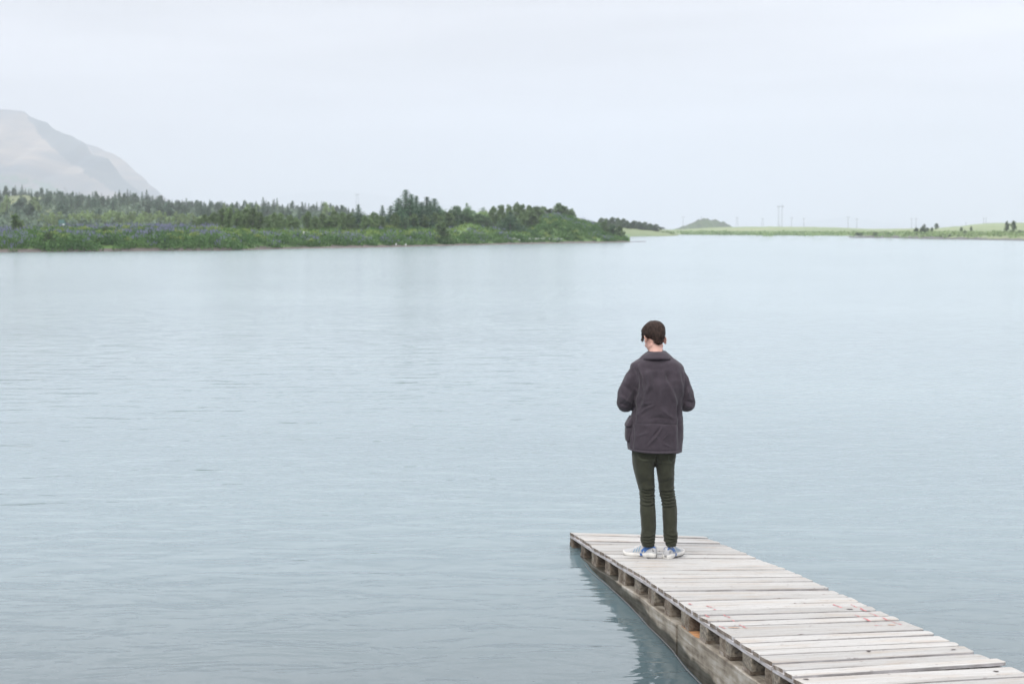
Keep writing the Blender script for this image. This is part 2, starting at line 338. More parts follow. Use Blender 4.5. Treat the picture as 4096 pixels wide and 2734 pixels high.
# sand spit running out from the tip
sp = MB(); 
spit = [(2505, 968.5, 2.4), (2530, 967.5, 1.6), (2560, 966.5, .9), (2585, 966, .3)]
Rg = []
for px, yy, wd in spit:
    D = CZ*FPX/(yy-HY); X = WX(px, D); Rg.append([(X, D-wd, -.1), (X, D, .1), (X, D+wd, .06), (X, D+2*wd, -.1)])
sp.rings(Rg, 0, False); o = sp.build('sand_spit', M['sand']); o['kind'] = 'structure'

# second headland, middle distance
def ridge(name, wl, crest, Dback, mats, step=12, rows=(0, .03, .12, .3, .55, .8, 1, 1.3, 2), nz_=.5, zback=1.0):
    px = np.arange(wl[0][0], wl[-1][0]+1, step); V = []; F = []; nx = len(px)
    for t in rows:
        for p in px:
            D0 = CZ*FPX/(interp(wl, p)-HY); D = D0 + (Dback-D0)*t if D0 < Dback else D0 + 60*t
            zc = zrow(interp(crest, p), D0+(max(Dback-D0, 60))*1.0)
            z = -.3 if t == 0 else (max(.1, zc*min(1, t**.75)) if t <= 1 else max(.1, zc*(1-(t-1)*.6)))
            if t > .1: z += nz_*mnoise.noise(Vector((p*.03, t*4, 3)))
            V.append((WX(p, D), D, z))
    for j in range(len(rows)-1):
        for i in range(nx-1): F.append((j*nx+i, j*nx+i+1, (j+1)*nx+i+1, (j+1)*nx+i))
    o = mk(name, V, F, mats); o['kind'] = 'structure'; return o
ridge('headland', [(2330, 946), (2500, 946), (2640, 944.5), (2700, 943), (2722, 941)], [(2330, 900), (2404, 893), (2500, 900), (2600, 908), (2660, 920), (2700, 930), (2722, 939)], 560, M['field'])
ridge('far_field', [(2560, 938.5), (2721, 938), (3109, 940.5), (3396, 943), (3700, 944), (4096, 945), (4700, 946)],
      [(2560, 919), (2721, 917), (2906, 908), (3046, 906), (3300, 908), (3492, 916), (3746, 912), (3842, 904), (3925, 894), (4001, 891.5), (4096, 891), (4700, 893)], 900, M['field'], 20, nz_=.4)
ridge('stony_point', [(3395, 950.2), (3430, 951), (3555, 952.5), (3810, 958), (4096, 963), (4700, 972)],
      [(3395, 950), (3430, 946), (3555, 944), (3810, 944), (4096, 945), (4700, 945)], 430, M['rock'], 15, nz_=.25)
ridge('shore_meadow', [(3560, 948), (3700, 950), (3810, 953.5), (4096, 957), (4700, 965)],
      [(3560, 946), (3640, 937), (3810, 933), (4000, 928), (4096, 926), (4700, 922)], 480, M['field'], 15, nz_=.3)
# rocky knoll
kn = [(2700, 920), (2753, 898), (2772, 890), (2786, 881), (2800, 879), (2812, 872), (2822, 873), (2835, 879), (2852, 879), (2861, 876), (2874, 884), (2895, 889), (2908, 898), (2925, 914)]
V = []; nk = 60; D = 1000; px = np.linspace(2700, 2925, nk)
for t, zz in ((-1, 0), (-.6, .45), (-.3, .8), (0, 1), (.4, .8), (1, 0)):
    for p in px:
        h = zrow(interp(kn, p), D); V.append((WX(p, D), D+t*60, max(0, h*zz + (1.2*mnoise.noise(Vector((p*.08, t*3, 0))) if zz > 0 else 0))))
F = [(j*nk+i, j*nk+i+1, (j+1)*nk+i+1, (j+1)*nk+i) for j in range(5) for i in range(nk-1)]
M['knoll'] = foliage('knoll rock and grass', (.07, .065, .06), (.06, .095, .05), (.10, .14, .07), .06, 0)
o = mk('rocky_knoll', V, F, M['knoll']); o['kind'] = 'structure'

# hillside behind (left), carrying the forest
RG = [(-700, 770), (0, 775), (45, 768), (98, 765), (147, 776), (214, 774), (268, 785), (335, 790), (402, 792), (446, 792), (473, 784), (513, 788), (558, 801), (670, 814), (759, 818), (848, 826), (900, 832), (955, 832), (1015, 828), (1066, 826), (1126, 830), (1168, 830), (1223, 842), (1313, 834), (1381, 842), (1402, 846), (1500, 870), (1700, 900), (2000, 915)]
HB = [(-700, 925), (0, 922), (1400, 920), (2000, 918)]
def hill_D(t): return 330 + 420*t
def hill_z(px, t):
    zr = zrow(interp(RG, px)+12, hill_D(1)); z0 = .9
    tt = min(max(t, 0), 1); z = z0 + (zr-z0)*(tt**1.15)
    if t > 1: z = zr*(1-(t-1)*1.2)
    return max(z, -.3) + (1.2*mnoise.noise(Vector((px*.006, t*5, 7)))*min(1, tt*3))
pxs = list(range(-700, 2001, 25)); ts = [-.15, 0, .1, .2, .3, .4, .5, .6, .7, .8, .9, 1, 1.2, 1.6, 2]
V = [(WX(p, hill_D(t)), hill_D(t), hill_z(p, t)-(.8 if t < 0 else 0)) for t in ts for p in pxs]; nx = len(pxs)
F = [(j*nx+i, j*nx+i+1, (j+1)*nx+i+1, (j+1)*nx+i) for j in range(len(ts)-1) for i in range(nx-1)]
M['hill'] = foliage('hillside ground', (.08, .11, .04), (.13, .16, .05), (.24, .25, .08), .04, 0)
o = mk('forest_hillside', V, F, M['hill']); o['kind'] = 'structure'

# mountains
def mountain_mat(name, c0, c1, c2):
    m, n, l, p = newmat(name); g = nd(n, 'ShaderNodeNewGeometry')
    q = nd(n, 'ShaderNodeMapping'); q.inputs['Rotation'].default_value = (0, R(-33), 0); q.inputs['Scale'].default_value = (.0016, .001, .009); l.new(g.outputs['Position'], q.inputs[0])
    z = nd(n, 'ShaderNodeTexNoise', Scale=1, Detail=6, Roughness=.62, Distortion=.5); l.new(q.outputs[0], z.inputs['Vector'])
    r = ramp(n, l, z.outputs[0], [(.40, c0), (.5, c1), (.60, c2)]); l.new(r.outputs[0], p.inputs['Base Color']); p.inputs['Roughness'].default_value = 1
    p.inputs['Specular IOR Level'].default_value = 0
    return m
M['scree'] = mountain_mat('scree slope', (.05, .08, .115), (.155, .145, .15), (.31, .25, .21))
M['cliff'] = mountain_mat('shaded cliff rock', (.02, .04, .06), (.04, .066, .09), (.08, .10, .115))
PK1 = [(-2200, 345), (-1200, 365), (-500, 400), (0, 429), (20, 438), (110, 446), (118, 452), (125, 462), (160, 478), (205, 492), (210, 502), (235, 522), (250, 525), (258, 532), (304, 547), (306, 552), (352, 574), (358, 590), (372, 617), (440, 634), (460, 668), (495, 714), (540, 750), (600, 790), (680, 835), (760, 905)]
PK2 = [(200, 560), (353, 576), (397, 588), (430, 605), (464, 617), (490, 634), (513, 652), (545, 685), (580, 712), (600, 738), (625, 755), (650, 780), (687, 806), (730, 860), (760, 900)]
def mount(name, PK, D, depth, mats, seed, px0, px1, cliff=.0, foot=0.0):
    nxm, ny = 260, 90; V = []; F = []; MI = []
    px = np.linspace(px0, px1, nxm)
    for j in range(ny):
        t = j/(ny-1)
        for p in px:
            Dj = D - depth*(1-t)
            h = zrow(interp(PK, p), D)
            f_ = t**1.25
            # gullies run down the slope
            gl = mnoise.fractal(Vector((p*.012+t*1.2, t*1.1, seed)), 1, 2, 5)*18*math.sin(math.pi*min(1, t*1.02))
            z = h*f_ + gl*min(1, h/200)
            if t > .985: z = h + 1.5*mnoise.noise(Vector((p*.2, 1, seed)))
            V.append((WX(p, D) - (1-t)*(-0.0)*depth, Dj, z-foot))
    for j in range(ny-1):
        for i in range(nxm-1):
            F.append((j*nxm+i, j*nxm+i+1, (j+1)*nxm+i+1, (j+1)*nxm+i))
            t = j/(ny-1); p = px[i]
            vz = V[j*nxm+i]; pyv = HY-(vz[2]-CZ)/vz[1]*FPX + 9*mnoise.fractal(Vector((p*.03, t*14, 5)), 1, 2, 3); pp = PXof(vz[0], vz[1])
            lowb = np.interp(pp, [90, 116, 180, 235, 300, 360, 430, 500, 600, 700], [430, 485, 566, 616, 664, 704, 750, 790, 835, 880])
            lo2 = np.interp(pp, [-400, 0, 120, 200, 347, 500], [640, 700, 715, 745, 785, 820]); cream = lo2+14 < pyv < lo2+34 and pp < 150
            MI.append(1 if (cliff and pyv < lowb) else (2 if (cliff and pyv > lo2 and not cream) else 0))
    b = len(V)
    V += [(WX(p, D), D+600, -5) for p in px]
    for i in range(nxm-1): F.append(((ny-1)*nxm+i, (ny-1)*nxm+i+1, b+i+1, b+i)); MI.append(0)
    o = mk(name, V, F, mats, None, True, MI); o['kind'] = 'structure'; return o
M['lowslope'] = mountain_mat('grassy lower slope', (.04, .08, .07), (.08, .13, .10), (.13, .17, .11))
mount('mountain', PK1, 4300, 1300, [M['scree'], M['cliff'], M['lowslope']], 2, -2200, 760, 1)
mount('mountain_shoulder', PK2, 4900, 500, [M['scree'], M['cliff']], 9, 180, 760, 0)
def far_hill(name, tab, D):
    px = np.linspace(tab[0][0], tab[-1][0], 80); V = []
    for t, s in ((-1, 0), (-.5, .55), (0, 1), (1, 0)):
        for p in px: V.append((WX(p, D), D+t*500, max(-1, zrow(interp(tab, p), D)*s + (3*mnoise.noise(Vector((p*.02, t, D))) if s else 0))))
    F = [(j*80+i, j*80+i+1, (j+1)*80+i+1, (j+1)*80+i) for j in range(3) for i in range(79)]
    o = mk(name, V, F, M['cliff']); o['kind'] = 'structure'; return o
far_hill('distant_mountain', [(1050, 905), (1080, 800), (1130, 785), (1200, 772), (1280, 765), (1380, 763), (1450, 772), (1560, 785), (1650, 800), (1850, 830), (2100, 868), (2300, 905)], 13500)
far_hill('distant_hills', [(3050, 911), (3150, 895), (3260, 884), (3340, 870), (3400, 866), (3460, 878), (3560, 893), (3700, 890), (3850, 897), (4100, 880), (4500, 890), (4800, 910)], 12000)

# haze: one closed box round everything
hz = MB(); hz.box((0, 7600, 223), (12000, 8200, 227)); 
hm = bpy.data.materials.new('haze air'); hm.use_nodes = True; hm.node_tree.nodes.remove(hm.node_tree.nodes['Principled BSDF'])
pv = hm.node_tree.nodes.new('ShaderNodeVolumePrincipled'); pv.inputs['Density'].default_value = 3.0e-4; pv.inputs['Color'].default_value = (.735, .765, .82, 1); pv.inputs['Anisotropy'].default_value = 0.0
hm.node_tree.links.new(pv.outputs[0], hm.node_tree.nodes['Material Output'].inputs['Volume'])
hzo = hz.build('haze', hm, None, False); tag(hzo, 'thin pale haze over the lake and mountains', 'haze', kind='stuff')

# ------------------------------------------------------------ vegetation builders
def quads(C, s, up=0.0, asp=1.0):
    n = len(C); a = rng.normal(size=(n, 3)); a[:, 2] *= (1-up); a /= np.linalg.norm(a, axis=1)[:, None]+1e-9
    b = rng.normal(size=(n, 3)); b -= (b*a).sum(1)[:, None]*a; b /= np.linalg.norm(b, axis=1)[:, None]+1e-9
    s = np.broadcast_to(np.asarray(s, dtype=float), (n,))[:, None]*rng.uniform(.6, 1.3, (n, 1))
    a = a*s*.5; b = b*s*.5*asp
    return np.stack([C-a-b*.4, C+a*.2-b, C+a+b*.4, C-a*.2+b], 1).reshape(-1, 3)
def qf(n): return np.arange(n*4).reshape(-1, 4)
def inball(n, p=.45):
    v = rng.normal(size=(n, 3)); v /= np.linalg.norm(v, axis=1)[:, None]; return v*rng.uniform(0, 1, (n, 1))**p
def join(Qs):
    V = np.concatenate(Qs); return V, qf(len(V)//4)
def trunk_mb(h, r, limbs, lean=0):
    b = MB(); k = 5
    b.tube([(lean*(i/k)**2, 0, h*i/k) for i in range(k+1)], [r*(1-.85*i/k) for i in range(k+1)], 6)
    for (z, d, L, up) in limbs:
        b.tube([(0, 0, z), (math.cos(d)*L*.5, math.sin(d)*L*.5, z+L*up*.4), (math.cos(d)*L, math.sin(d)*L, z+L*up)], [r*.35, r*.22, r*.08], 5)
    return b
def birch_proto(name, h, wd, mat, seed, ncl=26, nl=70, leaf=.26, low=.04, kind='round', sparse=1.0):
    global rng
    rng = np.random.default_rng(seed)
    root = empty(name, (0, 0, 0)); Q = []; limbs = []
    for i in range(ncl):
        t = (i+.5)/ncl
        z = h*(low + (1-low)*(t**.85)*.93)
        env = {'round': math.sin(math.pi*min(1, .16+.84*t))**.55 * (1.05-.35*t), 'column': math.sin(math.pi*(.12+.86*t))**.6, 'shrub': math.sqrt(max(0, 1-(t*.96)**2))}[kind]
        a = rng.uniform(0, 2*math.pi); rr = wd*.5*env*rng.uniform(.25, .95)
        c = np.array([math.cos(a)*rr, math.sin(a)*rr, z]); cr_ = wd*rng.uniform(.13, .25)*(1.15-.5*t)
        Q.append(quads(c + inball(int(nl*sparse))*np.array([cr_, cr_, cr_*rng.uniform(.8, 1.3)]), leaf))
        limbs.append((max(.1, z*.55), a, max(rr, .1), .8))
    Q.append(quads(inball(int(ncl*nl*.25), .4)*np.array([wd*.33, wd*.33, h*.42])+np.array([0, 0, h*.48]), leaf*1.1))
    V, F_ = join(Q); mk('crown', V, F_, mat, root, False)
    trunk_mb(h*.9, h*.018+.03, limbs[::3]).build('trunk', M['bark'], root)
    return root
def spruce_proto(name, h, wd, mat, seed, levels=28, nb=9, leaf=.27, gap=.0):
    global rng
    rng = np.random.default_rng(seed); root = empty(name, (0, 0, 0)); Q = []
    for i in range(levels):
        t = i/(levels-1); z = h*(.05+.93*t); L0 = wd*.70*(1-t)**1.05 + .02*wd
        for k in range(nb):
            a = 2*math.pi*(k/nb)+rng.uniform(-.4, .4)+i; L = L0*rng.choice([.55, .75, .9, 1.0, 1.35])
            m = max(9, int(38*L/(wd*.5))); s = rng.uniform(.1, 1, m)
            c = np.stack([np.cos(a)*L*s, np.sin(a)*L*s, z - L*.25*s + .12*L*s*s*2 + rng.normal(0, .03*h/6, m)], 1)
            c[:, :2] += rng.normal(0, .05*wd*(.3+s[:, None])*.6, (m, 2)); Q.append(quads(c, leaf*(1-.4*t), .5, .6))
    c = np.stack([rng.normal(0, .02*wd, 60), rng.normal(0, .02*wd, 60), rng.uniform(.7*h, 1.0*h, 60)], 1); Q.append(quads(c, leaf*.6, 0, .6))
    V, F_ = join(Q); mk('crown', V, F_, mat, root, False)
    trunk_mb(h*.99, h*.02+.03, []).build('trunk', M['bark'], root)
    return root
def single(root, name):   # small far copies: crown and trunk as one mesh
    cr_, tr = [c for c in root.children if c.name.startswith('crown')][0], [c for c in root.children if c.name.startswith('trunk')][0]
    bm = bmesh.new(); bm.from_mesh(cr_.data); n0 = len(bm.faces); bm.from_mesh(tr.data)
    bm.faces.ensure_lookup_table()
    for f in bm.faces[n0:]: f.material_index = 1
    me = bpy.data.meshes.new(name); bm.to_mesh(me); bm.free(); me.materials.append(cr_.data.materials[0]); me.materials.append(M['bark'])
    for c in (cr_, tr): bpy.data.objects.remove(c)
    bpy.data.objects.remove(root)
    return me
used = set()
def place_tree(proto, px, D, zg, topy, wpx=None, base_h=None, rz=None, wd0=None):
    H = W(px, topy, D)[2] - zg
    o = proto if proto.name not in used else copy_tree(proto)
    used.add(proto.name)
    s = H/base_h; sx = s
    if wpx is not None: sx = (wpx/FPX*D)/wd0
    o.location = (WX(px, D), D, zg-.05); o.scale = (sx, sx, s); o.rotation_euler = (0, 0, random.uniform(0, 6.28) if rz is None else rz)
    return o
protos = {}
def P(kind):
    if kind not in protos:
        protos[kind] = {
         'b': lambda: [birch_proto('birch_tree', 5, 3.4, M['birch'], 11+i, 24, 75, .24) for i in range(4)],
         'w': lambda: [birch_proto('willow_tree', 5, 5.0, M['willow'], 31+i, 30, 75, .24) for i in range(2)],
         'p': lambda: [birch_proto('pale_birch_tree', 4, 2.4, M['willow'], 41, 16, 45, .2, .2)],
         's': lambda: [spruce_proto('spruce_tree', 6, 4.0, M['spruce'], 51+i) for i in range(3)],
         'x': lambda: [birch_proto('sparse_tree', 4, 2.6, M['willow'], 61, 14, 18, .2, .35, 'round', 1)],
        }[kind]()
    return protos[kind]
DIM = {'b': (5, 3.4), 'w': (5, 5.0), 'p': (4, 2.4), 's': (6, 4.0), 'x': (4, 2.6)}
# island trees: kind, px, top y, width px, offset behind the shore
IT = [('b', 748, 893, 46, 34), ('b', 775, 881, 52, 36), ('b', 822, 856, 50, 38), ('b', 800, 872, 60, 33), ('b', 858, 846, 66, 36), ('b', 890, 832, 70, 40), ('b', 918, 826, 70, 38), ('b', 950, 836, 66, 34),
      ('b', 985, 831, 74, 40), ('b', 1012, 829, 70, 37), ('b', 1040, 846, 64, 33), ('b', 1072, 862, 60, 36), ('b', 1100, 848, 62, 39), ('b', 1122, 850, 60, 34), ('b', 1160, 857, 66, 38), ('b', 1182, 868, 52, 33),
      ('b', 1232, 842, 60, 40), ('b', 1262, 862, 60, 34), ('b', 1290, 852, 62, 38), ('b', 1315, 864, 60, 34), ('b', 1338, 841, 66, 41), ('b', 1372, 846, 64, 36), ('b', 1402, 852, 64, 34), ('s', 1434, 816, 84, 42),
      ('b', 1462, 858, 66, 33), ('b', 1498, 846, 66, 38), ('s', 1530, 819, 66, 43), ('s', 1562, 821, 60, 44), ('b', 1528, 862, 60, 32), ('b', 1580, 850, 60, 36), ('s', 1594, 790, 74, 44), ('s', 1624, 757, 104, 42), ('s', 1648, 775, 84, 45),
      ('s', 1666, 782, 76, 42), ('b', 1655, 852, 70, 34), ('p', 1621, 866, 44, 30), ('s', 1642, 798, 100, 38), ('s', 1688, 806, 100, 38), ('s', 1606, 818, 80, 37), ('s', 1722, 802, 90, 40), ('s', 1758, 822, 90, 39), ('w', 1770, 842, 90, 38), ('w', 1945, 868, 80, 30), ('s', 1708, 786, 90, 43), ('s', 1738, 792, 92, 45), ('b', 1700, 858, 66, 33), ('b', 1745, 850, 70, 36), ('b', 1792, 846, 84, 36),
      ('w', 1822, 824, 110, 40), ('w', 1872, 832, 110, 38), ('w', 1915, 852, 90, 33), ('x', 1868, 811, 44, 52), ('x', 1932, 828, 40, 52), ('b', 1972, 824, 64, 31), ('b', 2005, 817, 62, 33), ('b', 2034, 819, 60, 34), ('s', 2040, 846, 120, 22),
      ('b', 2066, 808, 54, 34), ('b', 2090, 815, 54, 33), ('b', 2115, 819, 70, 30), ('b', 2146, 823, 72, 31), ('b', 2090, 850, 70, 22), ('b', 2128, 842, 80, 23), ('b', 2172, 824, 52, 44), ('b', 2202, 832, 60, 42), ('b', 2234, 810, 66, 42), ('b', 2262, 824, 56, 41), ('b', 2288, 833, 44, 40)]
IT.sort(key=lambda a: a[1]); cnt = {}
LAB = {'b': ('olive-green birch tree in the grove behind the lupine bank, {} birch from the left', 'tree', 'birch trees in the island grove'),
       's': ('dark green spruce rising out of the island grove, {} spruce from the left', 'tree', 'spruces in the island grove'),
       'w': ('bushy grey-green willow right of the tall spruces, {} willow from the left', 'tree', 'willows in the island grove'),
       'p': ('small pale birch in front of the tallest spruce', 'tree', None), 'x': ('thin pale see-through treetop above the willows, {} of two from the left', 'tree', 'thin trees above the willows')}
for i, (k, px, ty, wp, off) in enumerate(IT):
    pr = P(k); q = pr[i % len(pr)]; D = Dsh(px)+off
    cnt[k] = cnt.get(k, 0)+1
    if k == 's' and ty < 800: wp *= 1.55
    o = place_tree(q, px, D, bank_z(px, off), ty, wp, DIM[k][0], None, DIM[k][1])
    lb = LAB[k][0].format(ordinal(cnt[k]))
    if (px, ty) == (1624, 757): lb = 'tallest dark green spruce, standing highest in the middle of the island grove'
    tag(o, lb, LAB[k][1], LAB[k][2])
# shrubs on the bank
def shrub(name, px, off, topy, wp, mat, label, seed, base_h=2, sparse=1):
    r_ = birch_proto(name, 2, 1.8, mat, seed, 16, 60, .17, .02, 'shrub', sparse); D = Dsh(px)+off; zg = bank_z(px, off)
    H = W(px, topy, D)[2]-zg; s = wp/FPX*D/1.8; r_.location = (WX(px, D), D, zg-.05); r_.scale = (s, s, H/1.95); tag(r_, label, 'shrub' if H < 3.2 else 'tree')
shrub('birch_tree', 66, 22, 855, 62, M['birch'], 'lone olive tree with tapering top at the far left edge of the lupine bank', 71)
shrub('willow_shrub', 192, 3.2, 925, 62, M['birch'], 'dark shrub at the water edge near the left end of the lupine bank', 72)
shrub('willow_shrub', 420, 13, 905, 42, M['birch'], 'upright narrow olive shrub among lupines, left of two alike', 73)
shrub('willow_shrub', 600, 10, 912, 32, M['willow'], 'thin see-through shrub among lupines, right of two alike', 74, 2, .6)
shrub('willow_shrub', 1768, 6.5, 889, 84, M['birch'], 'large dense dome-shaped shrub on the shore right of the lupines', 75)
shrub('willow_shrub', 880, 4, 946, 64, M['willow'], 'low pale green shrub near the water below the birch grove', 76)
shrub('willow_shrub', 2190, 11, 917, 30, M['birch'], 'small dark shrub at the foot of the lupine hill', 77)
shrub('willow_shrub', 2265, 14, 914, 52, M['willow'], 'brownish shrub on the lupine slope of the island hill', 78, 2, .5)
shrub('willow_shrub', 2416, 16, 882, 42, M['birch'], 'dark round-topped tree near the tip of the island', 79)
shrub('willow_shrub', 2452, 12, 898, 54, M['willow'], 'loose grey-green bush beside the round tree near the island tip', 80)
shrub('willow_shrub', 2478, 9, 903, 44, M['birch'], 'last bush before the island tip', 81)
shrub('young_spruce', 815, 20, 905, 12, M['willow'], 'tiny pale sapling in front of the left end of the birch grove', 82)
shrub('young_spruce', 1360, 20, 905, 20, M['willow'], 'small pale young conifer on the meadow before the birches', 83)
shrub('willow_shrub', 20, 26, 915, 40, M['birch'], 'small bushes at the left picture edge beside the lone tree', 84)

# lupines, grasses: stuff
rng = np.random.default_rng(99)
LQ, FQ, YQ, MQ = [], [], [], []
ncl = 0
while ncl < 5100:
    px = random.uniform(-520, 2505); off = random.uniform(0, 1)**.8*30
    sandy = np.interp(px, [900, 1300, 1900, 2350, 2500], [.2, 3.6, 4.2, 6.2, 3.4])
    if off < sandy+.3: continue
    hillp = px > 1960
    meadow = (870 < px < 2120 and off > (11+2*math.sin(px*.02)))
    if meadow and random.random() < .93: continue
    p = bank_pt(px, off); ncl += 1
    r_ = random.uniform(.45, .95); h = r_*random.uniform(.7, 1.1)
    if off < sandy+5 and px < 2100 and random.random() < .45: r_ *= 1.55; h = r_*random.uniform(.85, 1.15)
    n = int(70*r_)
    c = inball(n, .35)*np.array([r_, r_, h]); c[:, 2] = np.abs(c[:, 2]); LQ.append(quads(c+p, .20, .3))
    pn = mnoise.noise(Vector((p[0]*.16, p[1]*.22, 4)))
    pur = pn > .10 or (px < 900 and off > 23 and random.random() < .4)
    if px > 2050: pur = pn > .2
    if pur and random.random() < .9:
        m = int(random.uniform(3, 9)*(.55 if px > 2050 else 1)); a = rng.uniform(0, 6.28, m); q = rng.uniform(0, .9, m)*r_
        b = p + np.stack([np.cos(a)*q, np.sin(a)*q, h*np.sqrt(np.maximum(0, 1-(q/r_)**2))-.05], 1)
        hh = rng.uniform(.18, .36, m)[:, None]*np.array([0, 0, 1]); ww = .036
        for d in (np.array([ww, 0, 0]), np.array([0, ww, 0])):
            FQ.append(np.stack([b-d, b+d, b+d*.3+hh, b-d*.3+hh], 1).reshape(-1, 3))
    elif random.random() < .045:
        YQ.append(quads(p+inball(50)*np.array([r_*.8, r_*.8, .3])+np.array([0, 0, h]), .16))
for _ in range(5200):      # meadow tussocks
    px = random.uniform(-300, 2300); off = random.uniform(3, 60)
    meadow = (870 < px < 2120 and off > 10) or off > 27
    if not meadow: continue
    p = bank_pt(px, off); MQ.append(quads(p+inball(9)*np.array([.7, .7, .25])+np.array([0, 0, .15]), .3, .1, .6))
def stuff(name, Q, mat, label, cat):
    V, F_ = join(Q); o = mk(name, V, F_, mat, None, False); tag(o, label, cat, kind='stuff')
stuff('lupine_leaves', LQ, M['lupine'], 'green lupine clumps covering the river bank', 'lupine')
stuff('lupine_flowers', FQ, M['flower'], 'purple-blue lupine flower spikes on the river bank', 'flowers')
stuff('yellow_herbs', YQ, M['yellow'], 'yellow-green flowering herbs scattered on the bank', 'herbs')
stuff('meadow_grass', MQ, M['meadow'], 'bright green grass on the flat behind the lupines', 'grass')
SQ = [quads(bank_pt(random.uniform(2030, 2240), random.uniform(6.8, 8.2))+inball(12)*np.array([.5, .3, .1])+np.array([0, 0, .15]), .16) for _ in range(46)]
stuff('white_shore_flowers', SQ, M['white'], 'low white flowers along the shore below the spruces', 'flowers')

# hillside forest: individual far conifers and poplars, undergrowth as one mass
cm = [single(spruce_proto('far_conifer', 6, 3.0, M['conifer'], 200+i, 14, 6, .5), 'conifer_tree') for i in range(3)]
pm_ = [single(birch_proto('far_poplar', 7, 3.0, M['poplar'], 210+i, 16, 40, .42, .04, 'column'), 'poplar_tree') for i in range(3)]
dm = [single(birch_proto('far_birch', 5, 4.0, M['conifer'], 220+i, 16, 40, .45), 'birch_tree') for i in range(2)]
def far_tree(me, name, px, t, h, label, group, wscale=1, h0=6):
    D = hill_D(t); o = bpy.data.objects.new(name, me); col.objects.link(o)
    s = h/h0; o.location = (WX(px, D), D, hill_z(px, t)-.2); o.scale = (s*wscale, s*wscale, s); o.rotation_euler = (0, 0, random.uniform(0, 6.28)); tag(o, label, 'tree', group)
random.seed(21)
clearing = lambda px, t: (15 < px < 165 and .62 < t < .985) or (165 < px < 250 and t < .13)
k = 0
while k < 130:            # skyline
    px = -60 + k*1480/130 + random.uniform(-5, 5); far_tree(random.choice(cm if random.random() < .38 else dm), 'conifer_tree', px, random.uniform(.97, 1.06), random.uniform(3.6, 6.8),
        'blue-green conifer on the skyline of the forested hillside under the mountain', 'conifers along the forest skyline', .8); k += 1
k = 0
while k < 165:
    px = random.uniform(-80, 1420); t = random.uniform(.25, .95)
    if clearing(px, t): continue
    far_tree(random.choice(cm+dm), 'conifer_tree', px, t, random.uniform(4, 7.2), 'dark tree within the hillside forest between skyline and pale poplars', 'trees inside the hillside forest', 1.0); k += 1
pop = [(0, 18, 890)] 
px = 170; k = 0
while px < 860:
    far_tree(pm_[k % 3], 'poplar_tree', px, random.uniform(.10, .20), random.uniform(3.9, 5.3)*(1 if px > 300 else .85), 'pale yellow-green poplar in the row along the foot of the hillside forest', 'pale poplars below the hillside forest', 1.1, 7)
    px += random.uniform(9, 17); k += 1
for px in (-20, 10, 30, 140, 155, 900, 930, 990, 1030, 1300, 1330): far_tree(pm_[k % 3], 'poplar_tree', px, random.uniform(.3, .5), random.uniform(6, 8), 'pale poplar standing apart in the hillside forest', 'pale poplars scattered in the forest', 1.0, 7); k += 1
for px, topy in ((1005, 806), (1022, 808), (1060, 801), (1072, 804), (1090, 812), (1112, 812), (1050, 812)):
    h = W(px, topy, hill_D(.9))[2]-hill_z(px, .9); far_tree(cm[0] if topy < 805 else pm_[1], 'tall_tree', px, .9, h, 'taller slim tree topping the forest behind the birch grove', 'tall trees behind the birch grove', .6, 6 if topy < 805 else 7)
rng = np.random.default_rng(5); UQ = []
for _ in range(2300):
    px = random.uniform(-250, 1600); t = random.uniform(.0, 1.0)
    if clearing(px, t): continue
    D = hill_D(t); p = np.array([WX(px, D), D, hill_z(px, t)]); r_ = random.uniform(1.6, 3.2); hh = random.uniform(1.6, 3.4)*(.6 if t > .85 else 1)
    UQ.append(quads(p+np.abs(inball(30, .4))*np.array([1, 1, hh])*1.0+rng.normal(0, r_*.55, (30, 3))*np.array([1, 1, .15]), .75))
stuff('forest', UQ, M['forest'], 'dark mixed woodland mass covering the hillside below the mountain', 'forest')
GQ = []
for _ in range(500):      # scrub on headland, field and point
    pass

# headland trees
random.seed(5)
hm_ = [single(birch_proto('headland_tree_p', 5, 4.0, M['greenf'], 230+i, 16, 50, .36), 'headland_tree') for i in range(2)]
k = 0
for px, ty, by, wp in [(2375, 886, 905, 26), (2404, 873, 925, 30), (2424, 874, 925, 34), (2448, 871, 928, 32), (2470, 872, 928, 34), (2492, 876, 928, 28), (2508, 882, 930, 26), (2535, 884, 930, 34), (2556, 886, 930, 34), (2578, 889, 931, 30), (2600, 894, 932, 32), (2622, 898, 932, 30), (2650, 908, 916, 14), (2352, 880, 900, 10)]:
    D = 520; zb = zrow(by, D); zt = zrow(ty, D); o = bpy.data.objects.new('birch_tree', hm_[k % 2]); col.objects.link(o)
    o.location = (WX(px, D), D, zb); s = (zt-zb)/5; sx = wp/FPX*D/4*1.9; o.scale = (sx, sx, s*1.05); k += 1
    tag(o, f'hazy dark tree on the middle headland, {ordinal(k)} placed from the island side', 'tree', 'trees on the middle headland')
names_ = [o for o in sc.objects if o.get('group') == 'trees on the middle headland']
for i, o in enumerate(sorted(names_, key=lambda a: a.location.x/a.location.y)): o['label'] = f'hazy dark tree on the headland right of the island, {ordinal(i+1)} from the left'
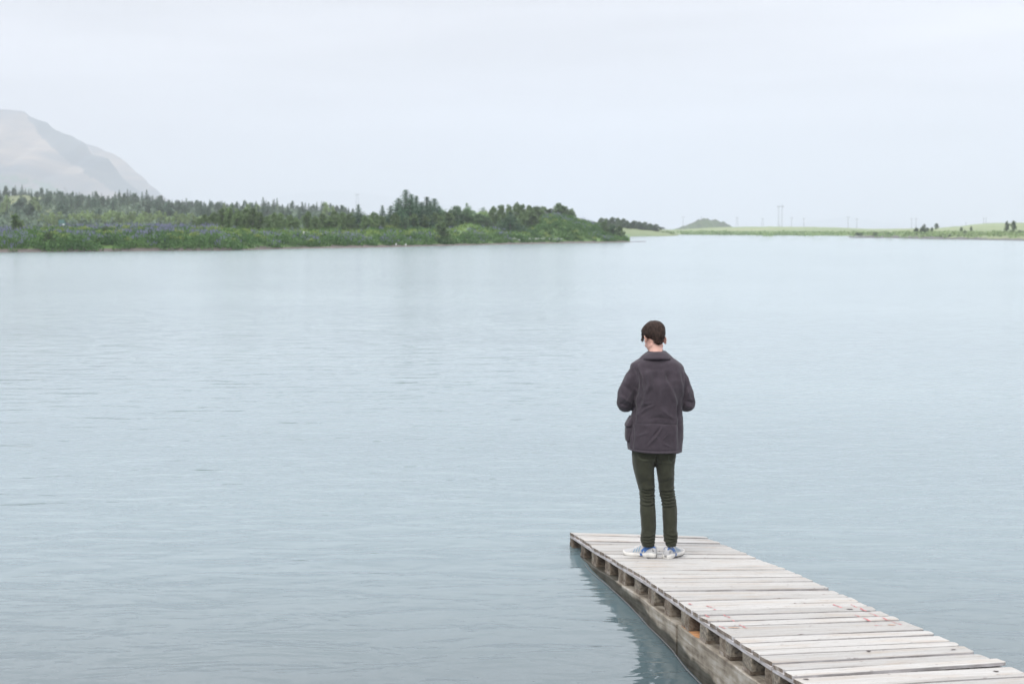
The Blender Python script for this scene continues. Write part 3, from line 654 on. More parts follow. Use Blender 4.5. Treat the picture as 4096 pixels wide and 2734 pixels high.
# right shore trees and shrubs
def shore_tree(px, ty, by, wp, D, me, label, mname='birch_tree', cat='tree', grp=None):
    zb = zrow(by, D); zt = zrow(ty, D); o = bpy.data.objects.new(mname, me); col.objects.link(o)
    o.location = (WX(px, D), D, zb-.2); sx = wp/FPX*D/4*1.2; o.scale = (sx, sx, (zt-zb+.2)/5*1.03); o.rotation_euler = (0, 0, px); tag(o, label, cat, grp)
gm = [single(birch_proto('g', 5, 4.0, M['greenf'], 240+i, 18, 60, .3), 'far_tree') for i in range(2)]
shore_tree(4027, 886, 922, 22, 420, gm[0], 'left one of the pair of round dark trees near the right picture edge')
shore_tree(4053, 883, 922, 24, 420, gm[1], 'right and taller one of the pair of round trees near the right edge')
shore_tree(3697, 897, 918, 18, 560, gm[0], 'left of two small round trees on the far right field')
shore_tree(3745, 893, 914, 20, 560, gm[1], 'right of two small round trees on the far right field')
for i, (px, ty, by, wp) in enumerate([(3665, 911, 935, 22), (3688, 909, 937, 26), (3710, 911, 938, 26), (3728, 909, 938, 18), (4015, 924, 948, 30), (4045, 921, 949, 40), (4080, 922, 950, 40), (3918, 930, 948, 22), (3860, 921, 944, 16), (3760, 934, 949, 24), (3800, 936, 950, 26), (3835, 935, 950, 22), (3845, 908, 922, 16), (3885, 906, 920, 14), (3505, 929, 942, 34), (3440, 930, 940, 44), (3560, 930, 942, 30), (3980, 934, 949, 18)]):
    shore_tree(px, ty, by, wp, 400, gm[i % 2], f'low grey-green bush on the right shore, {i+1}', 'shore_bush', 'bush', 'bushes on the right shore')
bs = sorted([o for o in sc.objects if o.get('group') == 'bushes on the right shore'], key=lambda a: a.location.x/a.location.y)
for i, o in enumerate(bs): o['label'] = f'low grey-green bush on the right shore, {ordinal(i+1)} bush from the left'
rng = np.random.default_rng(6)
for _ in range(900):
    px = random.uniform(2730, 4300); yb = random.uniform(926, 938); D = min(600, CZ*FPX/(max(interp([(2560, 938.5), (3396, 943), (4700, 946)], px)-HY, 20))+random.uniform(2, 40))
    GQ.append(quads(np.array([WX(px, D), D, random.uniform(.3, 1.2)])+inball(14)*np.array([2.2, 2, .5]), .6))
for _ in range(500):
    px = random.uniform(2640 if random.random() < .3 else 3600, 4300 if random.random() < .9 else 2700); D = random.uniform(345, 470)
    if px < 3000: D = 520
    GQ.append(quads(np.array([WX(px, D), D, random.uniform(.6, 1.6)])+inball(14)*np.array([1.4, 1.4, .5]), .45))
stuff('shore_scrub', GQ, M['poplar'], 'low green scrub along the far right shore', 'scrub')

# ------------------------------------------------------------ pylons, poles, small things
def pole_obj(px, ty, by, D, kind, label):
    zb = zrow(by, D)-1; H = zrow(ty, D)-zb; root = empty('power_pole' if kind != 'H' else 'pylon', (WX(px, D), D, zb))
    b = MB(); a = MB(); th_ = .2*D/1200
    if kind == 'pole':
        b.tube([(0, 0, 0), (0, 0, H)], [th_, th_*.7], 6); b.build('mast', M['steel'], root)
        a.box((0, 0, H*.93), (H*.14, th_*.5, th_*.5)); [a.tube([(s*H*.12, 0, H*.93), (s*H*.12, 0, H*.99)], th_*.3, 5) for s in (-1, 0, 1)]; a.build('crossarm', M['steel'], root)
    elif kind == 'A':
        for s in (-1, 1):
            m_ = MB(); m_.tube([(s*H*.11, 0, 0), (s*H*.04, 0, H)], th_*.6, 6); m_.build('leg', M['steel'], root)
        a.box((0, 0, H*.97), (H*.15, th_*.4, th_*.5)); a.box((0, 0, H*.5), (H*.075, th_*.3, th_*.3)); a.build('crossarm', M['steel'], root)
    else:
        for s in (-1, 1):
            m_ = MB(); x = s*H*.075
            for q in (-1, 1): m_.tube([(x+q*H*.022, 0, 0), (x+q*H*.016, 0, H*(1.0 if s > 0 else .93))], th_*.45, 5)
            for j in range(9): m_.tube([(x-H*.022, 0, H*j/9), (x+H*.022, 0, H*(j+1)/9.5)], th_*.25, 4)
            m_.build('leg', M['steel'], root)
        a.box((0, 0, H*.9), (H*.16, th_*.6, H*.012)); a.build('crossarm', M['steel'], root)
        c = MB(); c.tube([(-H*.07, 0, H*.15), (-.0, 0, H*.05)], th_*.7, 6); c.build('brace', M['steel'], root)
    tag(root, label, 'pylon' if kind == 'H' else 'power pole', None if kind == 'H' else 'power poles across the far fields')
    return root
pole_obj(3120.5, 817, 904, 1150, 'H', 'tall double-legged power pylon standing above the far field')
PO = [(2732, 866, 906, 'pole'), (2805, 868, 880, 'pole'), (2948, 869, 908, 'A'), (3050, 873, 910, 'A'), (3166, 868, 908, 'pole'), (3215, 871, 907, 'pole'), (3392, 865, 909, 'pole'), (3427, 873, 909, 'pole'), (3646, 872, 915, 'pole'), (3664, 872, 913, 'pole'), (3864, 889, 905, 'pole'), (3934, 871, 895, 'pole'), (3943, 870, 895, 'pole')]
for i, (px, ty, by, kd) in enumerate(PO):
    pole_obj(px, ty, by, 1150 if not (2780 < px < 2830) else 1010, kd, f'thin hazy power pole on the far fields, {ordinal(i+1)} pole from the left')
pole_obj(263, 748, 782, 1300, 'A', 'two-legged power pole above the forest against the mountain, left of its pair').__setitem__('group', 'power poles behind the forest')
pole_obj(271, 756, 782, 1300, 'A', 'shorter power pole above the forest against the mountain, right of its pair').__setitem__('group', 'power poles behind the forest')
pole_obj(1430, 776, 840, 1100, 'A', 'hazy lattice mast above the trees left of the tall spruces').__setitem__('group', 'power poles behind the forest')

def gull(px, off, label):
    p = bank_pt(px, off); root = empty('seagull', p, R(80)); b = MB()
    b.ell((0, 0, .24), (.23, .10, .11), Matrix.Rotation(R(-12), 3, 'Y')); b.ell((.2, 0, .38), (.07, .055, .06)); b.ell((.13, 0, .31), (.08, .06, .09)); b.ell((-.26, 0, .2), (.12, .05, .025))
    b.build('body', M['white'], root)
    for s in (-1, 1):
        w_ = MB(); w_.ell((-.06, s*.09, .26), (.22, .02, .07)); w_.build('wing', M['steel'], root)
        l_ = MB(); l_.tube([(0, s*.04, 0), (0, s*.04, .16)], .012, 5); l_.build('leg', M['yellow'], root)
    bk = MB(); bk.tube([(.25, 0, .375), (.33, 0, .36)], [.018, .004], 5); bk.build('beak', M['yellow'], root)
    root.scale = (.85,)*3; tag(root, label, 'bird', 'gulls on the shore')
gull(1584, 3.0, 'white gull standing on the sandy shore, left of two')
gull(1623, 1.6, 'white gull standing near the waterline, right of two')
b = MB(); p = bank_pt(1215, 12); b.box(p+np.array([0, 0, .42]), (.07, .07, .45)); b.box(p+np.array([0, 0, .88]), (.085, .085, .03)); tag(b.build('marker_post', M['white'], None, False), 'short white marker post in the grass before the birches', 'post')
D = 372; X = WX(249, D); z0 = hill_z(249, .1); sg = empty('sign_board', (X, D, z0)); b = MB(); b.box((0, 0, 1.6), (.9, .05, 1.1)); M['signgreen'] = simple('green sign paint', (.05, .14, .13), .6); b.build('panel', M['signgreen'], sg, False)
for s in (-1, 1):
    b = MB(); b.tube([(s*.8, .07, -.3), (s*.8, .07, 2.8)], .06, 6); b.build('post', M['steel'], sg)
b = MB(); b.box((.35, -.07, 1.1), (.25, .02, .5)); b.build('notice', M['white'], sg, False); tag(sg, 'dark green sign board with white notice at the forest foot', 'sign')
# house at the right edge
D = 800; zb = zrow(919, D); hs = empty('house', (WX(4092, D), D, zb)); b = MB(); b.box((0, 0, .9), (3.2, 2.5, .9)); b.build('wall', M['white'], hs, False)
b = MB(); b.rings([[(x, -2.9, 1.8), (x, 0, 3.1), (x, 2.9, 1.8)] for x in (-3.5, 3.5)]); M['roof'] = simple('dark roof', (.10, .06, .06), .8); b.build('roof', M['roof'], hs, False)
for x in (-1.8, 0, 1.8):
    b = MB(); b.box((x, -2.52, 1.0), (.4, .03, .35)); b.build('window', M['cliff'], hs, False)
tag(hs, 'small white house with dark roof on the field at the right edge', 'house')
b = MB(); Rg = []
for px, y in ((3915, 936), (3960, 934.5), (4010, 933), (4060, 932)):
    Dd = 446; Rg.append((WX(px, Dd), Dd, zrow(y, Dd)))
V = []; 
for q in Rg: V += [(q[0], q[1]-5, q[2]-.1), (q[0], q[1], q[2]+.45)]
M['road'] = simple('grey road', (.20, .20, .21), .9)
o = mk('road', V, [(2*i, 2*i+2, 2*i+3, 2*i+1) for i in range(3)], M['road']); o['kind'] = 'structure'
# ------------------------------------------------------------ jetty of pallets on timber beams
BD = [(0.493, 12.042, 0.531, 11.902, 1.686, 12.326, 1.712, 12.241), (0.536, 11.876, 0.564, 11.763, 1.714, 12.187, 1.744, 12.082), (0.564, 11.724, 0.599, 11.559, 1.748, 12.035, 1.776, 11.926), (0.599, 11.526, 0.63, 11.41, 1.774, 11.883, 1.813, 11.777), (0.629, 11.374, 0.645, 11.206, 1.813, 11.754, 1.834, 11.613), (0.647, 11.19, 0.686, 11.032, 1.834, 11.6, 1.866, 11.44), (0.686, 10.998, 0.717, 10.881, 1.874, 11.393, 1.896, 11.285), (0.717, 10.858, 0.758, 10.705, 1.898, 11.239, 1.932, 11.08), (0.757, 10.667, 0.784, 10.54, 1.929, 11.021, 1.958, 10.905), (0.783, 10.513, 0.842, 10.245, 1.962, 10.877, 2.023, 10.634), (0.842, 10.225, 0.874, 10.118, 2.025, 10.593, 2.054, 10.491), (0.873, 10.089, 0.909, 9.938, 2.053, 10.452, 2.087, 10.291), (0.908, 9.91, 0.937, 9.791, 2.087, 10.265, 2.113, 10.152), (0.936, 9.764, 0.956, 9.626, 2.106, 10.107, 2.141, 9.945), (0.953, 9.612, 0.983, 9.471, 2.133, 9.905, 2.157, 9.758), (0.981, 9.421, 1.007, 9.297, 2.163, 9.726, 2.179, 9.613), (1.006, 9.272, 1.042, 9.105, 2.189, 9.528, 2.204, 9.398), (1.039, 9.073, 1.065, 8.966, 2.216, 9.377, 2.233, 9.282), (1.064, 8.936, 1.086, 8.787, 2.246, 9.268, 2.259, 9.104), (1.084, 8.768, 1.11, 8.629, 2.251, 9.058, 2.274, 8.931), (1.107, 8.594, 1.136, 8.497, 2.29, 8.915, 2.291, 8.782), (1.133, 8.459, 1.173, 8.336, 2.309, 8.764, 2.329, 8.623), (1.164, 8.258, 1.192, 8.156, 2.338, 8.572, 2.348, 8.463), (1.191, 8.131, 1.245, 7.858, 2.353, 8.408, 2.408, 8.155), (1.242, 7.841, 1.267, 7.72, 2.418, 8.115, 2.429, 8.022), (1.264, 7.698, 1.3, 7.554, 2.439, 7.983, 2.463, 7.838), (1.296, 7.522, 1.318, 7.426, 2.471, 7.799, 2.477, 7.709), (1.315, 7.4, 1.357, 7.252, 2.487, 7.684, 2.502, 7.532), (1.35, 7.212, 1.385, 7.105, 2.508, 7.491, 2.533, 7.363), (1.378, 7.057, 1.405, 6.963, 2.549, 7.33, 2.567, 7.233), (1.395, 6.908, 1.44, 6.748, 2.568, 7.17, 2.586, 7.028)]
def zLs(Y): return .12+.0733*(12-Y)
def zdeck(x, y):   # deck surface: slopes down to the lake end and sags a little on its far right corner
    e = np.interp(y, [y_ for y_ in _ey], _ex); v = min(1, max(0, (x-e)/1.16)); return zLs(y) - .075*min(1, max(0, (y-7)/4.8))*v
_ey = [2.0, 5.5] + [b[1] for b in BD][::-1]; _ex = [1.464+.205*4.86, 1.464+.205*1.36] + [b[0] for b in BD][::-1]
def xl(s): return float(np.interp(s, _ey, _ex))
def dpt(s, v, h=0):   # s = lengthwise position, v = metres across from the left edge, h above the deck surface
    a = R(float(np.interp(s, [7, 8, 9, 9.6, 10.4, 11.2, 12], [12.6, 13.3, 14.5, 14, 17.2, 18.3, 13.8]))); x = xl(s)+math.cos(a)*v; y = s+math.sin(a)*v
    return np.array([x, y, zdeck(x, y)+h])
s_ = 6.83; wide = 0
while s_ > 3.3:
    bw = .10 if wide == 0 else .142; a0 = dpt(s_, 0); a1 = dpt(s_-bw, 0); b0 = dpt(s_, 1.2); b1 = dpt(s_-bw, 1.2)
    BD.append((a0[0], a0[1], a1[0], a1[1], b0[0], b0[1], b1[0], b1[1])); s_ -= bw+.035; wide ^= 1
jetty = empty('jetty', dpt(9, .6)*np.array([1, 1, 0])); JL = np.array(jetty.location)
tag(jetty, 'weathered grey jetty of pallet boards on timber beams running down into the lake', 'jetty')
def jpart(name, V, F, mats, mi=None, uv=None, parent=None, smooth=False):
    return mk(name, np.asarray(V)-JL, F, mats, parent or jetty, smooth, mi, uv)
def plank(name, c00, c01, c10, c11, th, mats, nseg=16, cham=.004, wob=.0025, warp=.0, seed=0):
    """c00/c01 far and near corner of the left end, c10/c11 of the right end; top surface points, th thickness"""
    rs = random.Random(seed); c00, c01, c10, c11 = map(np.array, (c00, c01, c10, c11))
    V = []; UV = []; F = []; MI = []; uo = rs.uniform(0, 50); wdt = np.linalg.norm(c01-c00); rl = rs.uniform(.004, .016); rr = rs.uniform(.004, .016)
    for i in range(nseg+1):
        t = i/nseg
        if i == 1: t = .012
        if i == nseg-1: t = .988
        f = c00*(1-t)+c10*t; n_ = c01*(1-t)+c11*t; d = (n_-f)/np.linalg.norm(n_-f); L = t*np.linalg.norm(c10-c00)
        sh = rl if i == 0 else (rr if i == nseg else 0)
        nf = mnoise.noise(Vector((L*5, seed*3.1, 0)))*wob + sh; nn = mnoise.noise(Vector((L*5, seed*3.1, 9)))*wob + sh*rs.uniform(.3, 1.3)
        f = f + d*nf; n_ = n_ - d*nn; dz = warp*math.sin(t*math.pi)+mnoise.noise(Vector((L*2, seed*1.7, 4)))*.002
        up = np.array([0, 0, 1.]); ww = np.linalg.norm(n_-f)
        sec = [(0, -cham), (cham, 0), (ww*.5, .0012*(1 if seed % 2 else -1)), (ww-cham, 0), (ww, -cham), (ww, -th+cham*.5), (ww-cham*.5, -th), (cham*.5, -th), (0, -th+cham*.5)]
        for (a, z) in sec:
            V.append(f+d*a+up*(z+dz)); UV.append((L+uo, a+seed*.37 + (z*1.0)))
    k = 9
    for i in range(nseg):
        for j in range(k):
            F.append((i*k+j, i*k+(j+1) % k, (i+1)*k+(j+1) % k, (i+1)*k+j)[::-1]); MI.append(0 if j in (0, 1, 2, 3) else 1)
    F.append(tuple(range(k))); MI.append(2); F.append(tuple(nseg*k+j for j in range(k))[::-1]); MI.append(2)
    return jpart(name, V, F, mats, MI, UV)
TOPM = [M['board_top'], M['board_side'], M['board_end']]
boards = []; BDZ = []
for i, b in enumerate(BD):
    rs = random.Random(i); dz = rs.uniform(-.003, .003); BDZ.append(dz)
    P4 = [np.array([b[2*j], b[2*j+1], zdeck(b[2*j], b[2*j+1])+dz]) for j in range(4)]
    if i == 29: P4[2][2] += .008; P4[3][2] += .012
    boards.append(plank('deck_board', P4[0], P4[1], P4[2], P4[3], .022, TOPM, seed=i+1))
# pallet substructure
seams = [12.06, 11.20, 10.38, 9.62, 8.78, 7.99, 7.24, 6.44, 5.66, 4.88, 4.10, 3.32]
ST = [M['stringer'], M['stringer'], M['board_end']]
for a, b in zip(seams[:-1], seams[1:]):
    for v in (0.004, .53, 1.055):
        plank('stringer_board', dpt(a-.006, v+.14, -.0225), dpt(a-.006, v, -.0225), dpt(b+.006, v+.14, -.0225), dpt(b+.006, v, -.0225), .0215, ST, 8, .002, .003, seed=int(a*7+v*9)+60)
def brick(name, s0, s1, v0, v1, h0, h1, mat, seed, jit=.003):
    rs = random.Random(seed); V = []; UV = []
    n = 4; Rg = []
    b = MB(); J = lambda: rs.uniform(-jit, jit)
    c = [(s0, v0), (s1, v0), (s1, v1), (s0, v1)]; ch = .006
    cs = []
    for k in range(4):
        p, q, r_ = c[k], c[(k+1) % 4], c[k-1]
        def tow(a, b_, d):
            L = math.hypot(b_[0]-a[0], b_[1]-a[1]); return (a[0]+(b_[0]-a[0])*d/L, a[1]+(b_[1]-a[1])*d/L)
        cs += [tow(p, r_, ch), tow(p, q, ch)]
    F = []
    hs_ = [h0, h0*.66+h1*.34, h0*.33+h1*.67, h1]
    for h in hs_:
        for (s, v) in cs: V.append(dpt(s+J(), v+J(), h)); UV.append((s*1.3+v+seed, h+v*.7))
    k = 8
    for i in range(3):
        for j in range(k): F.append((i*k+j, i*k+(j+1) % k, (i+1)*k+(j+1) % k, (i+1)*k+j))
    F += [tuple(range(k))[::-1], tuple(3*k+j for j in range(k))]
    o = jpart(name, V, F, mat, None, UV); bm = bmesh.new(); bm.from_mesh(o.data); bmesh.ops.recalc_face_normals(bm, faces=bm.faces); bm.to_mesh(o.data); bm.free(); return o
bl = []
for i, s in enumerate(seams):
    if i > 0: bl.append((s, s+.10, i % 3 == 1))
    if i < len(seams)-1:
        bl.append((s-.10, s-.002, i in (3, 5, 6)))
        m_ = (s+seams[i+1])/2; bl.append((m_-.07, m_+.075, i in (2, 4, 5)))
for j, (s1, s0, chip) in enumerate(bl):
    for v in (0.006, .53, 1.05):
        if v == .53 and s1 < 6.4: continue
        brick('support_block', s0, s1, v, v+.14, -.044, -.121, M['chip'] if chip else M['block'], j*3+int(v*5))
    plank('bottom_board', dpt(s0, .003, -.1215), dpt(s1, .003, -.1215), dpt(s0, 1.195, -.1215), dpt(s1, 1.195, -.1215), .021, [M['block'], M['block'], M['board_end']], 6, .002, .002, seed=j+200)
# beams under the pallets, sinking into the water at the lake end
def beam(s0, s1, v0, v1, top, bot, seed, off=0.0):
    V = []; UV = []; F = []; n = 26
    for i in range(n+1):
        s = s0+(s1-s0)*i/n; a = dpt(s, v0+off, top); c = dpt(s, v1+off, top); e = mnoise.noise(Vector((s*6, seed, 0)))*.004; e2 = mnoise.noise(Vector((s*4, seed, 5)))*.003
        for (p, hh, q, u2) in ((a, 0, .006, 0), (a, -.006, 0, .006), (a, (bot-top)*.5, e2, .5*(top-bot)), (a, bot-top, 0, top-bot), (c, bot-top, 0, top-bot+.1), (c, 0, 0, -.15)):
            V.append(p+np.array([q+e, 0, hh+(e if hh > -.01 else 0)])); UV.append((s, u2+seed*.31))
    k = 6
    for i in range(n):
        for j in range(k): F.append((i*k+j, i*k+(j+1) % k, (i+1)*k+(j+1) % k, (i+1)*k+j))
    F += [tuple(range(k))[::-1], tuple(n*k+j for j in range(k))]
    o = jpart('support_beam', V, F, M['beam'], None, UV); bm = bmesh.new(); bm.from_mesh(o.data); bmesh.ops.recalc_face_normals(bm, faces=bm.faces); bm.to_mesh(o.data); bm.free()
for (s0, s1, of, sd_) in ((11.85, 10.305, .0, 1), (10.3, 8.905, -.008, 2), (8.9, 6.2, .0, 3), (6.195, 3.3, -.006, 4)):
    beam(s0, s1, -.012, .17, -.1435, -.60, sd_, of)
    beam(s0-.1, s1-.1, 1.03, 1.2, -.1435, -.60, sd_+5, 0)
b = MB(); V = [dpt(s, v, -.1432)-JL for s, v in ((8.86, .0), (8.52, .0), (8.30, .10), (8.30, .16), (8.86, .16))]; b.add(V, [(0, 4, 3, 2, 1)]); b.add([v-np.array([0, 0, .004]) for v in V], [(0, 1, 2, 3, 4)])
b.build('fresh_wood_shim', M['rust'], jetty, False)
cb = MB(); cb.tube([np.array(dpt(s, -.034+.003*math.sin(s*5), 0))*np.array([1, 1, 0])-JL+np.array([0, 0, float(np.interp(s, [9, 11, 11.6], [.018, .010, -.012]))+.004*math.sin(s*5)]) for s in np.linspace(11.9, 3.4, 70)], .0035, 6)
cb.build('cable', M['cable'], jetty)
# paint, knots and stains lying on the boards
def decal(name, pts, board, mat, h=.0012):
    V = [np.array([x, y, zdeck(x, y)+h+BDZ[board-1]+.0012]) for x, y in pts]; n = len(V)
    o = mk(name, np.array(V)-JL, [tuple(range(n))], mat, boards[board-1], False)
PM = [(2.056, 8.95, 2.081, 8.829, 20), (2.17, 8.96, 2.192, 8.851, 20), (2.197, 8.829, 2.211, 8.711, 21), (2.222, 8.676, 2.248, 8.558, 22), (2.119, 8.605, 2.129, 8.527, 22), (2.253, 8.501, 2.269, 8.4, 23), (2.136, 8.476, 2.153, 8.375, 23), (2.278, 8.375, 2.309, 8.277, 24), (2.139, 8.244, 2.187, 8.248, 24), (1.23, 8.792, 1.253, 8.732, 20), (1.253, 8.672, 1.266, 8.65, 21), (1.288, 8.52, 1.312, 8.428, 22), (1.312, 8.338, 1.325, 8.29, 23), (1.337, 8.197, 1.363, 8.099, 24), (1.209, 8.145, 1.238, 8.08, 24), (1.12, 8.854, 1.132, 8.815, 20), (1.175, 8.513, 1.192, 8.435, 22)]
for i, (x0, y0, x1, y1, nb_) in enumerate(PM):
    rs = random.Random(i); w_ = rs.uniform(.006, .011); d = np.array([x1-x0, y1-y0]); L = np.linalg.norm(d); d /= L; n_ = np.array([-d[1], d[0]])
    bb = BD[nb_-1]; pl = []; pr = []
    for t in np.linspace(0, 1, 7):
        c = np.array([x0, y0])+d*L*t+n_*rs.uniform(-.006, .006); pl.append(c+n_*w_*rs.uniform(.2, 1)); pr.append(c-n_*w_*rs.uniform(.2, 1))
    decal('paint_mark', pl+pr[::-1], nb_, M['red'])
for (x, y, nb_), (rx, ry) in zip([(2.122, 8.771, 21), (1.925, 7.52, 28), (2.401, 7.578, 28), (2.453, 7.051, 31), (1.456, 6.885, 31), (2.231, 8.729, 21)], [(.020, .010), (.012, .007), (.013, .006), (.014, .007), (.014, .007), (.012, .006)]):
    decal('wood_knot', [(x+rx*math.cos(a)*(1+.2*math.sin(3*a)), y+ry*1.8*math.sin(a)) for a in np.linspace(0, 6.1, 12)][::1], nb_, M['knot'])
for (x, y, nb_), (rx, ry) in zip([(2.25, 8.269, 24), (1.29, 8.112, 24)], [(.025, .014), (.035, .012)]):
    decal('wood_stain', [(x+rx*math.cos(a), y+ry*math.sin(a)) for a in np.linspace(0, 6.1, 12)], nb_, M['stain'])
# ------------------------------------------------------------ the person
Y0 = 10.82; X0 = WX(2612, Y0); Z0 = zdeck(X0, Y0)+.003; O = np.array([X0, Y0, Z0])
def PL(px, py, dy=0.0):
    q = W(px, py, Y0)-O; return np.array([q[0], dy, q[2]])
def c1(x, y, dy=0.0): return PL(2400+x/2.613, 1240+y/2.613, dy)
def c2(x, y, dy=0.0): return PL(2400+x/2.613, 1700+y/2.613, dy)
person = empty('person', O); tag(person, 'person in dark grey jacket and olive trousers, head bowed, standing at the jetty end', 'person')
def sring(c, rx, ry, n=40, p=2.3, tilt=0.0):
    o = []
    for k in range(n):
        a = 2*math.pi*k/n; ca, sa = math.cos(a), math.sin(a)
        o.append((c[0]+rx*math.copysign(abs(ca)**(2/p), ca), c[1]+ry*math.copysign(abs(sa)**(2/p), sa), c[2]+tilt*ca))
    return o
def fuse(b, voxel, smooth_it=3):
    me = bpy.data.meshes.new('tmp'); me.from_pydata([tuple(v) for v in b.V], [], b.F)
    bm = bmesh.new(); bm.from_mesh(me); bmesh.ops.recalc_face_normals(bm, faces=bm.faces); bm.to_mesh(me); bm.free()
    o = bpy.data.objects.new('tmp', me); col.objects.link(o)
    r_ = o.modifiers.new('r', 'REMESH'); r_.mode = 'VOXEL'; r_.voxel_size = voxel
    if smooth_it: s_m = o.modifiers.new('s', 'SMOOTH'); s_m.factor = .5; s_m.iterations = smooth_it
    bpy.context.view_layer.update(); dg = bpy.context.evaluated_depsgraph_get(); e = o.evaluated_get(dg); m2 = bpy.data.meshes.new_from_object(e)
    bpy.data.objects.remove(o); return m2
def finish(me, name, mat, parent, co=None):
    if co is not None: me.vertices.foreach_set('co', co.astype(np.float32).ravel()); me.update()
    me.name = name; me.materials.clear(); me.materials.append(mat); me.polygons.foreach_set('use_smooth', [True]*len(me.polygons))
    o = bpy.data.objects.new(name, me); col.objects.link(o); o.parent = parent; return o
def arr(me):
    n = len(me.vertices); co = np.zeros(n*3, dtype=np.float32); no = np.zeros(n*3, dtype=np.float32)
    me.vertices.foreach_get('co', co); me.vertices.foreach_get('normal', no); return co.reshape(-1, 3).astype(float), no.reshape(-1, 3).astype(float)
def segd(x, z, pts):
    best = np.full(len(x), 9.0); par = np.zeros(len(x)); n = len(pts)-1
    for i in range(n):
        ax, az = pts[i]; bx, bz = pts[i+1]; dx, dz = bx-ax, bz-az; L2 = dx*dx+dz*dz+1e-12
        t = np.clip(((x-ax)*dx+(z-az)*dz)/L2, 0, 1); d = np.hypot(x-ax-t*dx, z-az-t*dz)
        m_ = d < best; best[m_] = d[m_]; par[m_] = (i+t[m_])/n
    return best, par
def crease(co, no, cfun, lines, side=-1):
    disp = np.zeros(len(co)); mask = np.clip(-no[:, 1]*side*-1*1.0*(-1)*-1, -1, 1)  # placeholder, replaced below
    mask = np.clip((side*no[:, 1]+.25)*2, 0, 1)
    for pts, wd_, amp in lines:
        P2 = [(cfun(a, b_)[0], cfun(a, b_)[2]) for a, b_ in pts]
        d, t = segd(co[:, 0], co[:, 2], P2); g = np.exp(-(d/wd_)**2)*np.clip(np.sin(np.pi*np.clip(t*.9+.05, 0, 1)), .15, 1)
        disp += amp*g*mask
    return disp
def fnoise(co, sc3, seed, amp, oct_=3):
    return np.array([mnoise.fractal(Vector((p[0]*sc3[0], p[1]*sc3[1], p[2]*sc3[2]+seed)), 1, 2, oct_) for p in co])*amp

M['skin'] = simple('skin', (.56, .33, .27), .55, .08, 30); M['skin'].node_tree.nodes['Principled BSDF'].inputs['Subsurface Weight'].default_value = .12
M['skin'].node_tree.nodes['Principled BSDF'].inputs['Subsurface Radius'].default_value = (.01, .004, .002)
M['hair'] = simple('brown hair', (.032, .020, .016), .6, .6, 90, .4, stretch=(1, 1, .3))
M['hairfade'] = simple('clipped hair', (.075, .046, .036), .8, .45, 160)
M['jacket'] = cloth('charcoal jacket cotton', (.049, .040, .049), .18, attr='wear', wearcol=(.13, .115, .13))
M['trouser'] = cloth('olive trouser cotton', (.034, .036, .024), .22, attr='wear', wearcol=(.07, .078, .056))
M['shirt'] = cloth('dark green shirt', (.03, .045, .045))
M['shoe'] = simple('shoe mesh', (.42, .42, .425), .7, .08, 120); M['solew'] = simple('white sole rubber', (.60, .585, .55), .6, .08, 30)
M['blue'] = simple('blue trim', (.03, .11, .32), .4, .1); M['lblue'] = simple('pale blue stripe', (.10, .24, .36), .45, .1); M['dark'] = simple('dark rubber', (.05, .05, .055), .7, .1)

for k_ in ('hair', 'hairfade'): M[k_].node_tree.nodes['Principled BSDF'].inputs['Specular IOR Level'].default_value = .15
# jacket: torso and sleeves as one surface
b = MB(); Rg = []
for (y, l, r_, ry, cy) in [(428, 512, 690, .060, .045), (450, 482, 712, .070, .04), (480, 438, 742, .082, .032), (508, 408, 772, .092, .024), (530, 368, 806, .100, .018), (556, 328, 850, .106, .012), (590, 312, 878, .112, .008), (640, 322, 890, .124, .004), (720, 348, 890, .140, -.002), (800, 358, 876, .148, -.002), (900, 352, 866, .148, 0),
                           (1000, 345, 863, .146, 0), (1080, 330, 866, .146, 0), (1170, 306, 871, .152, 0), (1260, 294, 871, .157, 0), (1340, 288, 864, .160, 0), (1420, 284, 858, .163, 0), (1464, 288, 853, .165, 0)]:
    a, c = c1(l, y), c1(r_, y); k = max(0, (y-1170)/300)
    Rg.append(sring(((a[0]+c[0])/2, cy, a[2]), (c[0]-a[0])/2, ry, 44, 2.35, -.010*k))
b.rings(Rg)
def limb(b, pts, n=20):
    P_ = [Vector(p) for p, r in pts]; rs = [r for p, r in pts]
    Q, rr = [], []
    for i in range(len(P_)-1):
        for j in range(5):
            t = j/5; p0, p1, p2, p3 = P_[max(i-1, 0)], P_[i], P_[i+1], P_[min(i+2, len(P_)-1)]
            Q.append(.5*((2*p1)+(p2-p0)*t+(2*p0-5*p1+4*p2-p3)*t*t+(3*p1-p0-3*p2+p3)*t**3)); rr.append(rs[i]*(1-t)+rs[i+1]*t)
    Q.append(P_[-1]); rr.append(rs[-1]); b.tube(Q, rr, n)
LW = c1(430, 925, .275); RW = c1(770, 925, .275)
armL = [(c1(400, 640, .01), .050), (c1(362, 670, .0), .058), (c1(318, 750, -.005), .061), (c1(280, 850, -.01), .067), (c1(262, 955, -.0), .064), (c1(285, 1000, .075), .056), (c1(355, 965, .18), .048), (LW, .041)]
armR = [(c1(785, 650, .01), .050), (c1(835, 690, .0), .055), (c1(868, 760, -.005), .054), (c1(900, 870, -.005), .056), (c1(922, 968, .01), .055), (c1(905, 1000, .08), .052), (c1(845, 965, .18), .047), (RW, .041)]
limb(b, armL); limb(b, armR)
me = fuse(b, .0065, 4); co, no = arr(me)
